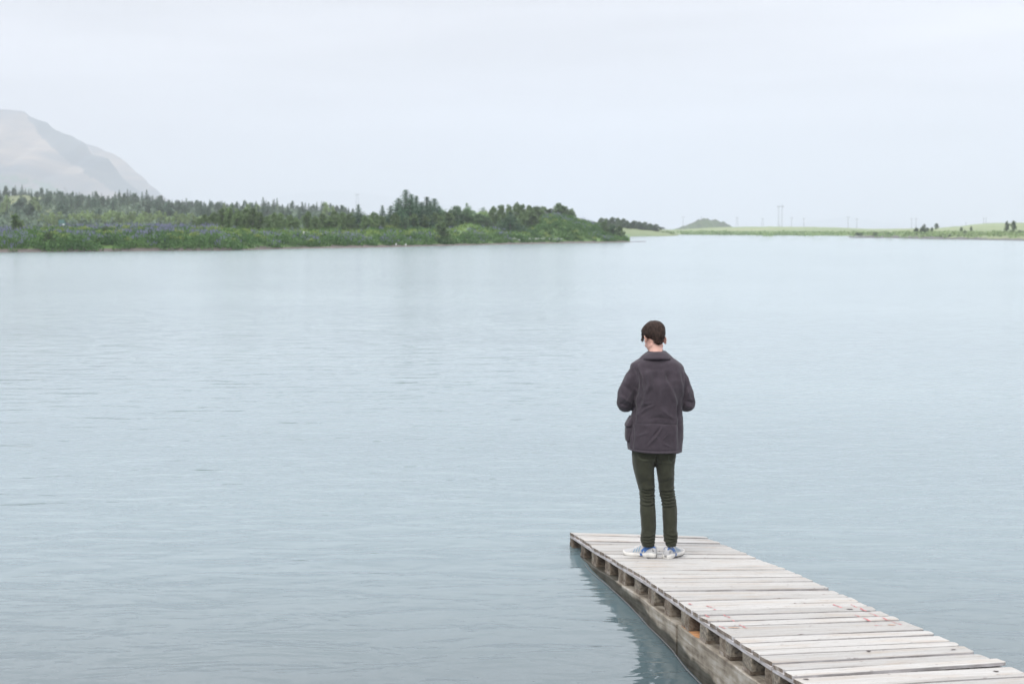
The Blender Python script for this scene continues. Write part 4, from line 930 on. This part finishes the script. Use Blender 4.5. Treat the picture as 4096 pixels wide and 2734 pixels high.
JC = [([(560, 620), (590, 760)], .045, -.006), ([(700, 620), (720, 740)], .035, -.005), ([(500, 600), (480, 720)], .03, .005), ([(430, 900), (400, 1080)], .035, -.007), ([(800, 960), (820, 1120)], .03, -.006), ([(620, 980), (600, 1130)], .05, .005), ([(397, 565), (432, 690), (447, 815)], .010, .006), ([(385, 570), (418, 700), (433, 815)], .007, -.006), ([(868, 620), (862, 720), (846, 830)], .009, .005), ([(878, 620), (873, 720), (858, 830)], .006, -.005),
      ([(345, 585), (378, 660), (385, 740), (372, 850), (345, 950)], .010, -.005), ([(880, 600), (900, 700), (880, 830), (862, 930)], .010, -.004),
      ([(470, 620), (500, 760), (455, 930), (370, 1090)], .020, .007), ([(560, 650), (530, 790), (460, 900)], .018, -.006), ([(640, 640), (720, 800), (762, 940), (768, 1200), (778, 1460)], .016, .009), ([(700, 600), (690, 700), (740, 850)], .018, -.006),
      ([(800, 590), (822, 740), (852, 900)], .014, .006), ([(800, 900), (812, 1100), (800, 1400)], .020, -.006), ([(520, 600), (515, 760), (500, 880)], .022, .005), ([(600, 700), (620, 900), (600, 1100)], .03, .004),
      ([(640, 1185), (560, 1300), (470, 1390)], .009, .005), ([(610, 1200), (520, 1310)], .008, -.004), ([(700, 1255), (630, 1325)], .008, .004), ([(380, 1290), (480, 1250)], .008, .003), ([(360, 1095), (460, 1010), (560, 960)], .010, .004), ([(420, 960), (540, 940)], .009, .003),
      ([(640, 1020), (700, 1080), (760, 1110)], .009, .004), ([(640, 1360), (720, 1400)], .007, .003), ([(500, 1110), (600, 1090), (690, 1110)], .010, -.003), ([(350, 1170), (560, 1156), (700, 1168), (872, 1178)], .005, -.004), ([(335, 1180), (332, 1320), (325, 1440)], .006, -.005),
      ([(300, 1430), (560, 1440), (850, 1440)], .005, -.003), ([(240, 760), (330, 860)], .014, -.005), ([(205, 880), (310, 960)], .012, .006), ([(200, 960), (300, 1000)], .012, -.006), ([(330, 640), (250, 830)], .02, .004), ([(930, 800), (900, 900)], .014, .005), ([(980, 960), (890, 940)], .010, -.006), ([(975, 1010), (880, 985)], .010, .005), ([(345, 800), (385, 850)], .009, .004), ([(350, 950), (350, 1150)], .010, -.008)]
d = crease(co, no, c1, JC)*2.5
d += fnoise(co, (9, 9, 4), 3, .0045) + fnoise(co, (26, 26, 18), 8, .0016)
side = np.clip(np.abs(no[:, 0])*1.4-.4, 0, 1); hemz = c1(500, 1464)[2]
d += side*fnoise(co, (4, 22, 16), 5, .004)
co += no*d[:, None]
wear = np.zeros(len(co))
for pts in ([(447, 815), (432, 690), (390, 560)], [(846, 830), (862, 720), (868, 620)], [(350, 1166), (560, 1156), (700, 1166), (872, 1176)], [(300, 1432), (560, 1442), (850, 1444)], [(775, 1180), (780, 1460)], [(385, 740), (290, 900), (215, 1000)], [(345, 585), (378, 660), (385, 740)], [(885, 605), (900, 690), (862, 900)], [(900, 800), (965, 960)], [(335, 1180), (330, 1430)]):
    dd, t = segd(co[:, 0], co[:, 2], [(c1(a, b_)[0], c1(a, b_)[2]) for a, b_ in pts]); wear = np.maximum(wear, np.exp(-(dd/.0045)**2)*.2*(no[:, 1] < .2))
wear = np.maximum(wear, np.clip((hemz+.018-co[:, 2])/.01, 0, 1)*.18)
o = finish(me, 'jacket', M['jacket'], person, co)
at_ = me.attributes.new('wear', 'FLOAT', 'POINT'); at_.data.foreach_set('value', wear.astype(np.float32)); jacket = o
# turned-down collar
def collar(name, rows, mat, parent, a0, a1, thick=.004, n=44, seed=0):
    b = MB(); outer = []
    for s in (0, 1):
        for (cx, cy, z, rx, ry, dzf) in rows:
            for k in range(n+1):
                a = R(a0+(a1-a0)*k/n); r1 = rx-thick*s; r2 = ry-thick*s; ca, sa = math.sin(a), -math.cos(a)
                outer.append((cx+r1*ca, cy+r2*sa, z + dzf*(1-math.cos(a))*.5 + .0015*mnoise.noise(Vector((a*3, z*60, seed)))))
    m_ = len(rows); F = []; nn = n+1
    for s in (0, 1):
        for j in range(m_-1):
            for k in range(n):
                q = (s*m_*nn+j*nn+k, s*m_*nn+j*nn+k+1, s*m_*nn+(j+1)*nn+k+1, s*m_*nn+(j+1)*nn+k); F.append(q if s else q[::-1])
    for j in (0, m_-1):
        for k in range(n): q = (j*nn+k, j*nn+k+1, m_*nn+j*nn+k+1, m_*nn+j*nn+k); F.append(q)
    for k in (0, n):
        for j in range(m_-1): F.append((j*nn+k, (j+1)*nn+k, m_*nn+(j+1)*nn+k, m_*nn+j*nn+k))
    b.add(outer, F); o = b.build(name, mat, parent); bm = bmesh.new(); bm.from_mesh(o.data); bmesh.ops.recalc_face_normals(bm, faces=bm.faces); bm.to_mesh(o.data); bm.free(); return o
A = c1(597, 438); Bc = c1(590, 500)
collar('collar', [(A[0], .040, A[2]-.012, .058, .056, -.02), (A[0], .040, A[2]+.004, .066, .062, -.02), (A[0], .038, A[2]+.006, .076, .069, -.025), (A[0]-.001, .033, A[2]-.006, .094, .082, -.03), (Bc[0], .024, Bc[2]+.016, .118, .104, -.035), (Bc[0], .018, Bc[2]-.002, .128, .114, -.04)], M['jacket'], jacket, -150, 150, .005)
S_ = c1(604, 418); collar('shirt_collar', [(S_[0], .045, S_[2]-.03, .056, .056, -.03), (S_[0], .047, S_[2]+.002, .052, .052, -.035), (S_[0], .047, S_[2]+.006, .050, .050, -.035)], M['shirt'], person, -178, 178, .004)
b = MB(); zt, zb_ = c1(0, 560)[2], c1(0, 1455)[2]
b.tube([(c1(592, 0)[0]+.004, float(np.interp(t, [0, .1, .3, 1], [.13, .146, .152, .168])), zt+(zb_-zt)*t) for t in np.linspace(0, 1, 16)], .006, 8); b.build('zip', M['dark'], jacket)
# pocket bellows on the left hip
b = MB(); pc = c1(292, 1265, -.03); Rg = []
for t in np.linspace(0, 1, 9):
    z = c1(0, 1180+190*t)[2]; e = math.sin(math.pi*min(1, .18+.8*t))**.5; x = c1(312-24*t-6, 1180)[0]
    Rg.append(sring((x+.004, .01, z), .030*e, .085*(.8+.2*e), 20, 3.2))
b.rings(Rg); me = fuse(b, .006, 3); co, no = arr(me); co += no*fnoise(co, (14, 14, 10), 2, .004)[:, None]
o = finish(me, 'pocket', M['jacket'], jacket, co)
b = MB(); Rg = []
for t, ry, rx in ((0, .080, .006), (.3, .088, .018), (.8, .090, .030), (1, .088, .030)):
    Rg.append(sring((c1(326-24*t, 0)[0]+.004, .008, c1(0, 1110+95*t)[2]), rx, ry, 20, 3.0))
b.rings(Rg); b.build('pocket_flap', M['jacket'], jacket)

# trousers
b = MB(); Rg = []
for (y, l, r_, ry, cy) in [(60, 345, 785, .105, 0), (200, 328, 796, .112, 0), (280, 330, 797, .112, -.004), (340, 334, 790, .104, 0), (385, 345, 782, .080, .004)]:
    a, c = c2(l, y), c2(r_, y); Rg.append(sring(((a[0]+c[0])/2, cy, a[2]), (c[0]-a[0])/2, ry, 40, 2.4))
b.rings(Rg)
LEGL = [(250, 332, 572, .102, -.004), (330, 333, 572, .100, -.004), (400, 338, 568, .096, 0), (470, 352, 567, .090, .004), (550, 372, 572, .082, .010), (620, 393, 576, .075, .018), (680, 411, 578, .068, .022), (740, 416, 574, .066, .020), (800, 417, 576, .066, .012), (900, 420, 583, .066, .000), (1000, 428, 584, .062, -.006), (1080, 430, 583, .058, -.008), (1140, 424, 579, .057, -.006), (1190, 421, 575, .057, -.004), (1232, 430, 572, .054, -.002), (1262, 444, 571, .052, 0)]
LEGR = [(250, 574, 795, .102, -.004), (330, 574, 793, .100, -.004), (400, 578, 780, .096, 0), (470, 590, 777, .090, .004), (550, 602, 777, .082, .010), (620, 613, 775, .075, .018), (680, 619, 777, .068, .022), (740, 627, 787, .066, .020), (800, 645, 798, .066, .012), (900, 650, 807, .066, .000), (1000, 655, 806, .062, -.006), (1080, 660, 801, .058, -.008), (1140, 664, 812, .057, -.006), (1180, 667, 814, .057, -.004), (1222, 680, 804, .054, -.002), (1256, 690, 801, .052, 0)]
for LG in (LEGL, LEGR):
    Rg = []
    for (y, l, r_, ry, cy) in LG:
        a, c = c2(l, y), c2(r_, y); Rg.append(sring(((a[0]+c[0])/2, cy, a[2]), (c[0]-a[0])/2, ry, 36, 2.15))
    b.rings(Rg)
me = fuse(b, .0055, 3); co, no = arr(me)
TC = []
rs = random.Random(4)
for (x0, x1, ys) in ((412, 580, (640, 672, 702, 735, 765, 800)), (618, 800, (655, 690, 722, 752, 785, 815)), (420, 578, (1125, 1158, 1190, 1218)), (664, 816, (1120, 1150, 1180, 1208))):
    for i, y in enumerate(ys):
        s_l = rs.uniform(-14, 20); xm = (x0+x1)/2+rs.uniform(-25, 25); TC.append(([(x0, y+s_l), (xm, y+14+rs.uniform(-4, 4)), (x1, y-s_l*.5)], .0075, .0062)); TC.append(([(x0, y+s_l+17), (xm, y+30), (x1, y-s_l*.5+17)], .0065, -.0055))
TC += [([(385, 285), (420, 325), (540, 340)], .006, -.004), ([(705, 330), (740, 372), (790, 340)], .006, -.004), ([(575, 290), (572, 380)], .012, -.014), ([(560, 330), (480, 350), (400, 345)], .010, .005), ([(590, 350), (680, 370), (760, 400)], .010, .005), ([(480, 560), (560, 520)], .012, .004), ([(640, 560), (760, 500)], .014, .004),
       ([(400, 610), (480, 560), (560, 500)], .014, -.004), ([(620, 600), (700, 560), (770, 540)], .012, -.004), ([(430, 620), (540, 640)], .010, .004), ([(440, 1060), (560, 1110)], .012, -.004), ([(670, 1100), (780, 1060)], .012, .003), ([(440, 860), (450, 1060)], .02, .002)]
d = 1.6*crease(co, no, c2, TC, -1) + 1.2*crease(co, no, c2, TC, 1) + fnoise(co, (14, 14, 7), 3, .0028) + fnoise(co, (30, 30, 24), 6, .0010)
co += no*d[:, None]
wear = np.zeros(len(co))
for pts in ([(345, 300), (375, 560), (430, 660)], [(385, 285), (385, 320), (440, 340), (550, 335)], [(705, 300), (705, 345), (740, 372), (785, 350)], [(432, 1240), (570, 1248)], [(690, 1236), (800, 1236)]):
    dd, t = segd(co[:, 0], co[:, 2], [(c2(a, b_)[0], c2(a, b_)[2]) for a, b_ in pts]); wear = np.maximum(wear, np.exp(-(dd/.004)**2)*.5*(no[:, 1] < .2))
finish(me, 'trousers', M['trouser'], person, co); at_ = me.attributes.new('wear', 'FLOAT', 'POINT'); at_.data.foreach_set('value', wear.astype(np.float32))

# body: head, neck, arms with hands, legs
hc = c1(583, 312, .072); HR = (Matrix.Rotation(R(21), 3, 'Z') @ Matrix.Rotation(R(-34), 3, 'X') @ Matrix.Rotation(R(4), 3, 'Y'))
def H(x, y, z): v = HR @ Vector((x, y, z)); return np.array([hc[0]+v.x, hc[1]+v.y, hc[2]+v.z])
b = MB()
b.ell(H(0, -.012, .044), (.074, .094, .076), HR); b.ell(H(0, .035, -.022), (.061, .060, .082), HR); b.ell(H(0, .030, -.062), (.052, .052, .045), HR); b.ell(H(0, .070, -.093), (.024, .022, .020), HR)
b.ell(H(0, .088, -.012), (.011, .016, .030), HR @ Matrix.Rotation(R(18), 3, 'X')); b.ell(H(0, .105, -.028), (.015, .013, .010), HR); b.ell(H(0, .080, .030), (.052, .018, .012), HR)
b.ell(H(0, .091, -.058), (.024, .010, .006), HR); b.ell(H(0, .089, -.069), (.020, .010, .007), HR)
for s in (-1, 1):
    b.ell(H(s*.040, .062, -.018), (.022, .022, .020), HR); b.ell(H(s*.044, .012, -.056), (.014, .036, .020), HR)
    er = HR @ Matrix.Rotation(R(-s*-30), 3, 'Z') @ Matrix.Rotation(R(-10), 3, 'X')
    b.ell(H(s*(.084 if s < 0 else .077), -.002 if s > 0 else -.008, -.004), (.0065, .017, .025), er); b.ell(H(s*.083, .000, -.026), (.006, .011, .014), er); b.ell(H(s*.074, .004, -.004), (.010, .012, .022), er)
    # rim of the ear
    b.tube([H(s*((.086 if s < 0 else .079)+.008*math.sin(q)), -.006-(.020 if s < 0 else .014)*math.sin(q), -.004+.026*math.cos(q)) for q in np.linspace(-.3, 2.9, 9)], .0042, 6)
nb0 = c1(592, 470, .035); limb(b, [(nb0+np.array([0, 0, -.06]), .07), (nb0, .060), (c1(590, 410, .046), .0525), (c1(588, 365, .055), .0515), (H(0, -.015, -.010), .056)], 20)
# neck cords and torso core inside the jacket
limb(b, [(c1(590, 520, .03), .09), (c1(600, 700, .0), .105), (c1(600, 1000, 0), .095), (c1(590, 1300, 0), .10), (c2(565, 250, 0), .09)], 20)
def bodyarm(pts): limb(b, [(p, max(.024, r*.5)) for p, r in pts], 14)
bodyarm(armL); bodyarm(armR)
for LG in (LEGL, LEGR): limb(b, [(np.array([(c2(l, y)[0]+c2(r_, y)[0])/2, cy, c2(l, y)[2]]), max(.03, (c2(r_, y)[0]-c2(l, y)[0])/2*.72)) for (y, l, r_, ry, cy) in LG[:-3:3]] + [(np.array([(c2(LG[-1][1], 0)[0]+c2(LG[-1][2], 0)[0])/2, .012, .12]), .022)], 14)
def hand(b, wr, side):
    # side: -1 left hand, +1 right; forearm comes inward, hand reaches forward and inward, palms face each other and up
    d = Vector((-side*.62, .74, .26)).normalized(); up = Vector((0, -.30, .95)); up = (up-d*up.dot(d)).normalized(); s = d.cross(up)*(-side)  # s points to the thumb side
    if s.x*side > 0: s = -s
    wr = Vector(wr); n_ = up*-1
    def Q(a, l, u): return tuple(wr + d*a + s*l + up*u)
    R3 = Matrix((s, d, up)).transposed()
    b.ell(Q(.055, 0, 0), (.041, .050, .015), R3); b.tube([Q(-.03, 0, 0), Q(.03, 0, 0)], [.026, .028], 12)
    b.tube([Q(.03, .016, .002), Q(.09, .028, .002)], [.018, .012], 8)
    for k, (l, L, sp_) in enumerate(((.030, .072, .10), (.010, .080, .02), (-.010, .075, -.05), (-.029, .058, -.14))):
        r0 = .0088-.0006*k; p0 = (.092-.004*abs(k-1), l, 0); p1 = (p0[0]+L*.42, l+sp_*L*.4, .004); p2 = (p1[0]+L*.24, l+sp_*L*.6, .020+.002*k); p3 = (p2[0]+L*.04, l+sp_*L*.7, .040+.002*k)
        b.tube([Q(*p0), Q(*p1), Q(*p2), Q(*p3)], [r0, r0, r0*.93, r0*.75], 10); b.ell(Q(*p3), (r0*.75,)*3, None, 8, 6); b.ell(Q(*p1), (r0*1.05,)*3, None, 8, 6); b.ell(Q(*p2), (r0,)*3, None, 8, 6)
    b.tube([Q(.025, .026, .004), Q(.055, .050, .014), Q(.080, .056, .028), Q(.100, .050, .036)], [.013, .0115, .010, .007], 10); b.ell(Q(.100, .050, .036), (.007,)*3, None, 8, 6)
hand(b, LW, -1); hand(b, RW, 1)
me = fuse(b, .0034, 2); body = finish(me, 'body', M['skin'], person)
for s in (-1, 1):
    e_ = MB(); e_.ell(H(s*.031, .072, .008), (.0125,)*3, None, 16, 10); e_.build('eye', M['white'], body); e_ = MB(); e_.ell(H(s*.032, .0815, .005), (.0062, .0045, .0062), HR, 12, 8); e_.build('iris', M['dark'], body)
# hair: shell over the skull, fuller on top, swept towards the left brow
V = []; nu, nv = 90, 44
for j in range(nv+1):
    ph = math.pi*(j+.01)/(nv+.02)-math.pi/2
    for i in range(nu):
        th = 2*math.pi*i/nu; x, y, z = math.cos(ph)*math.cos(th), math.cos(ph)*math.sin(th), math.sin(ph)   # y forward
        fr = max(0, y); back = max(0, -y)
        line = -.80 + 2.2*max(0, y-.38) + .30*x*x      # hairline height, lower at the nape
        t = (z-line)/.34; k = min(1, max(-1, t if t > 0 else t*2)); th_ = .003 + .011*max(0, min(1, (z-line)*.9)) + .010*max(0, z-.25)**1.2 + .012*max(0, z-.2)*max(0, fr)
        th_ += .006*max(0, -x)*max(0, z) + .030*max(0, -x)*max(0, y)*max(0, min(1, z+.25))
        off_ = th_*max(0, k) - .012*max(0, -k) - .006*(k < 0)
        off_ += (.0030*mnoise.noise(Vector((x*5+2, y*5, z*3)))+.0022*mnoise.noise(Vector(((x+y)*16, (x-y)*5, z*6))))*max(0, k)
        p = (x*(.0755+off_)*(1-.12*max(0, -z)*back), -.012+y*(.0955+off_)*(1-.22*max(0, -z)*back), .048+z*((.0720 if z > 0 else .0825)+off_)*(1+1.15*back*(z < 0))); V.append(H(*p))
F = [(j*nu+i, j*nu+(i+1) % nu, (j+1)*nu+(i+1) % nu, (j+1)*nu+i) for j in range(nv) for i in range(nu)]
MI = [1 if j < nv*.27 else 0 for j in range(nv) for i in range(nu)]
F += [tuple(range(nu))[::-1], tuple(nv*nu+i for i in range(nu))]; MI += [1, 0]
hair = mk('hair', V, F, [M['hair'], M['hairfade']], person, True, MI)
rs = random.Random(3); b = MB()
def strand(p0, dirs, w_, seglen):
    pts = [np.array(p0)]; 
    for d_ in dirs: pts.append(pts[-1]+np.array(d_)*seglen)
    V_ = []; n_ = len(pts)
    sd_v = np.cross(pts[-1]-pts[0], np.array([rs.gauss(0, 1), rs.gauss(0, 1), rs.gauss(0, 1)])); sd_v /= np.linalg.norm(sd_v)+1e-9
    for i, p in enumerate(pts):
        ww = w_*(1-i/(n_-1)*.8); V_ += [H(*(p-sd_v*ww)), H(*(p+sd_v*ww))]
    b.add(V_, [(2*i, 2*i+1, 2*i+3, 2*i+2) for i in range(n_-1)])
for _ in range(3200):
    th = rs.uniform(0, 6.283); z = rs.uniform(-.5, 1); c_ = math.sqrt(max(0, 1-z*z)); x, y = c_*math.cos(th), c_*math.sin(th)
    if z < -.80+2.2*max(0, y-.38)+.3*x*x+.15: continue
    th_ = .003 + .011*max(0, z+.4)*.7 + .010*max(0, z-.25)**1.2 + .012*max(0, z-.2)*max(0, y)
    p = np.array([x*(.0755+th_), -.012+y*(.0955+th_), .048+z*((.0720 if z > 0 else .0825)+th_)*(1+1.15*max(0, -y)*(z < 0))])-np.array([x, y, z])*.002
    if z > .45: d0 = np.array([-.75, .55, .12]); L = .012
    else: d0 = np.array([x*.2, -.1+y*.15, -1.]); L = .0045
    n_ = np.array([x, y, z]); d0 = d0 - n_*np.dot(d0, n_)*.85; d0 = d0/np.linalg.norm(d0)
    strand(p, [d0+rs.gauss(0, .12), d0-n_*.12+rs.gauss(0, .1), d0-n_*.30], .0015, L)
for _ in range(420):     # fringe hanging over the left brow
    t = rs.random(); p = np.array([-.066-.014*t+rs.gauss(0, .003), .020+.045*rs.random(), .075-.045*t]); strand(p, [(-.10, .0, -.9), (.05, -.05, -1), (.2, -.1, -1)], .0017, .007+.004*rs.random())
for _ in range(900):     # clipped nape hair thinning out over the neck
    th = rs.uniform(-2.6, -.5); z = rs.uniform(-1.0, -.62); c_ = math.sqrt(max(0, 1-z*z)); x, y = c_*math.cos(th), c_*math.sin(th); bk = max(0, -y)
    p = np.array([x*.0765*(1-.12*max(0, -z)*bk), -.012+y*.0965*(1-.22*max(0, -z)*bk), .048+z*.084*(1+1.15*bk)-.004*rs.random()]); strand(p, [(0, -.15, -1), (0, .05, -1)], .0008, .0045)
b.build('hair_strands', M['hair'], hair, False)

# trainers
def shoe(heel, yaw, side, label):
    root = empty('shoe', (0, 0, 0)); root.parent = person; root.location = heel; root.rotation_euler = (0, 0, yaw); root.scale = (.93, .89, .95)
    if label: root['label'] = label
    ys = [-.004, .0, .012, .035, .07, .105, .14, .175, .21, .245, .27, .287, .296, .300]; ws = [.012, .024, .032, .0365, .0365, .0355, .037, .042, .0465, .0465, .041, .031, .020, .008]
    hs_ = [.060, .088, .098, .100, .098, .102, .096, .078, .064, .054, .049, .043, .037, .032]
    cx = lambda y: -side*.010*math.sin(y/.30*math.pi)     # instep curve
    def surf(y, ph, off=0.0):
        w_ = float(np.interp(y, ys, ws)); h = float(np.interp(y, ys, hs_)); z0 = .024
        ca, sa = math.cos(ph), math.sin(ph); p = .75
        return (cx(y)+side*(w_+off)*math.copysign(abs(ca)**p, ca), y, z0+(h-z0+off)*abs(sa)**p*(1 if sa >= 0 else -1))
    b = MB(); Rg = []
    yy = np.linspace(ys[0], ys[-1], 46)
    for y in yy: Rg.append([surf(y, ph) for ph in np.linspace(-.06, math.pi+.06, 26)])
    b.rings(Rg); b.build('upper', M['shoe'], root)
    b = MB(); Rg = []
    for y in yy:
        w_ = float(np.interp(y, ys, ws))+.0045+.004*math.exp(-((y-.03)/.04)**2); lift = .014*max(0, (y-.23)/.07)**1.6 + .006*max(0, (.03-y)/.03); arch = .008*math.exp(-((y-.125)/.022)**2); top = .033+.010*math.exp(-((y-.04)/.05)**2)-.004*math.exp(-((y-.14)/.03)**2)+.008*max(0, (y-.26)/.04)
        q = []
        for (fx, z) in ((-.9, 0), (-1.0, .3), (-1.0, .7), (-.94, 1), (.94, 1), (1.0, .7), (1.0, .3), (.9, 0)):
            q.append((cx(y)+fx*w_, y, lift+arch+(top-lift-arch)*z + (.0 if z else 0)))
        Rg.append(q)
    b.rings(Rg); b.build('sole', M['solew'], root)
    b = MB(); Rg = []
    for y in np.linspace(-.002, .29, 24):
        w_ = float(np.interp(y, ys, ws))+.001; lift = .014*max(0, (y-.23)/.07)**1.6+.008*math.exp(-((y-.125)/.022)**2)+.006*max(0, (.03-y)/.03); Rg.append([(cx(y)-w_, y, lift-.003), (cx(y)-w_, y, lift+.004), (cx(y)+w_, y, lift+.004), (cx(y)+w_, y, lift-.003)])
    b.rings(Rg); b.build('outsole', M['dark'], root)
    def strip(name, pts, w_, mat, sides=(0, 1)):
        b = MB()
        for sd_ in sides:
            V_ = []; n_ = len(pts)
            P_ = []
            for i in range(n_-1):
                for t in np.linspace(0, 1, 6)[:-1]: P_.append((pts[i][0]*(1-t)+pts[i+1][0]*t, pts[i][1]*(1-t)+pts[i+1][1]*t))
            P_.append(pts[-1])
            for i, (y, ph) in enumerate(P_):
                a = P_[min(i+1, len(P_)-1)]; c = P_[max(i-1, 0)]; dy, dp = a[0]-c[0], (a[1]-c[1])*.045; L = math.hypot(dy, dp)+1e-9; ny, np_ = -dp/L*w_, dy/L*w_/.045
                for k in (-.5, .5):
                    y2, p2 = y+ny*k, ph+np_*k; V_.append(surf(y2, p2 if sd_ == 0 else math.pi-p2, .0018))
            b.add(V_, [(2*i, 2*i+1, 2*i+3, 2*i+2) for i in range(len(P_)-1)])
            b.build(name, mat, root, False); b = MB()
    strip('heel_band', [(.002, 1.05), (.03, .95), (.06, .75), (.10, .25)], .015, M['blue']); strip('chevron', [(.105, 1.15), (.085, .80), (.125, .20)], .014, M['blue']); strip('collar_trim', [(.015, 1.35), (.06, 1.28), (.10, 1.18)], .004, M['blue'])
    for q in range(3): strip('side_stripe', [(.138+q*.022, 1.02-.10*q), (.150+q*.023, .22)], .007, M['lblue'])
    strip('toe_seam', [(.21, .95), (.235, .6), (.25, .15)], .003, M['solew'])
    for q in range(3): strip('heel_logo', [(.010+q*.0055, .32), (.013+q*.0055, .42+.10*q)], .003, M['dark'], (0,))
    b = MB()
    for q in (-.002, .0): pass
    w_ = .0425; b.add([(cx(.12)+side*(w_+.0005), .112, .014), (cx(.12)+side*(w_+.0005), .135, .014), (cx(.12)+side*(w_-.0005), .140, .034), (cx(.12)+side*(w_-.0005), .120, .034)], [(0, 1, 2, 3)]); b.build('arch_insert', M['blue'], root, False)
    b = MB()
    for q in range(5):
        y = .125+q*.017; h = float(np.interp(y, ys, hs_)); b.tube([(cx(y)-.020, y-.004, h-.004), (cx(y), y+.002, h+.004), (cx(y)+.020, y+.006, h-.004)], .003, 6)
    b.build('laces', M['solew'], root)
    return root
def foot_at(px, py, z): 
    q = W(px, py, Y0)-O; return q
lx = (c2(450, 0)[0]+c2(571, 0)[0])/2; rx_ = (c2(690, 0)[0]+c2(801, 0)[0])/2
yl, yr = R(67), R(-34)
def heel_for(ax, yaw, back=.055): return (ax + math.sin(yaw)*back*1.0, -math.cos(yaw)*back, 0)
hl = heel_for(lx+.012, yl); hr = heel_for(rx_-.008, yr)
def dz_at(x, y): return zdeck(O[0]+x, O[1]+y)+.004-O[2]
shoe((hl[0], hl[1], dz_at(hl[0]-.1, hl[1]+.1)), yl, -1, 'left trainer turned outward to the left'); shoe((hr[0], hr[1], dz_at(hr[0]+.05, hr[1]+.1)), yr, 1, 'right trainer turned slightly to the right')
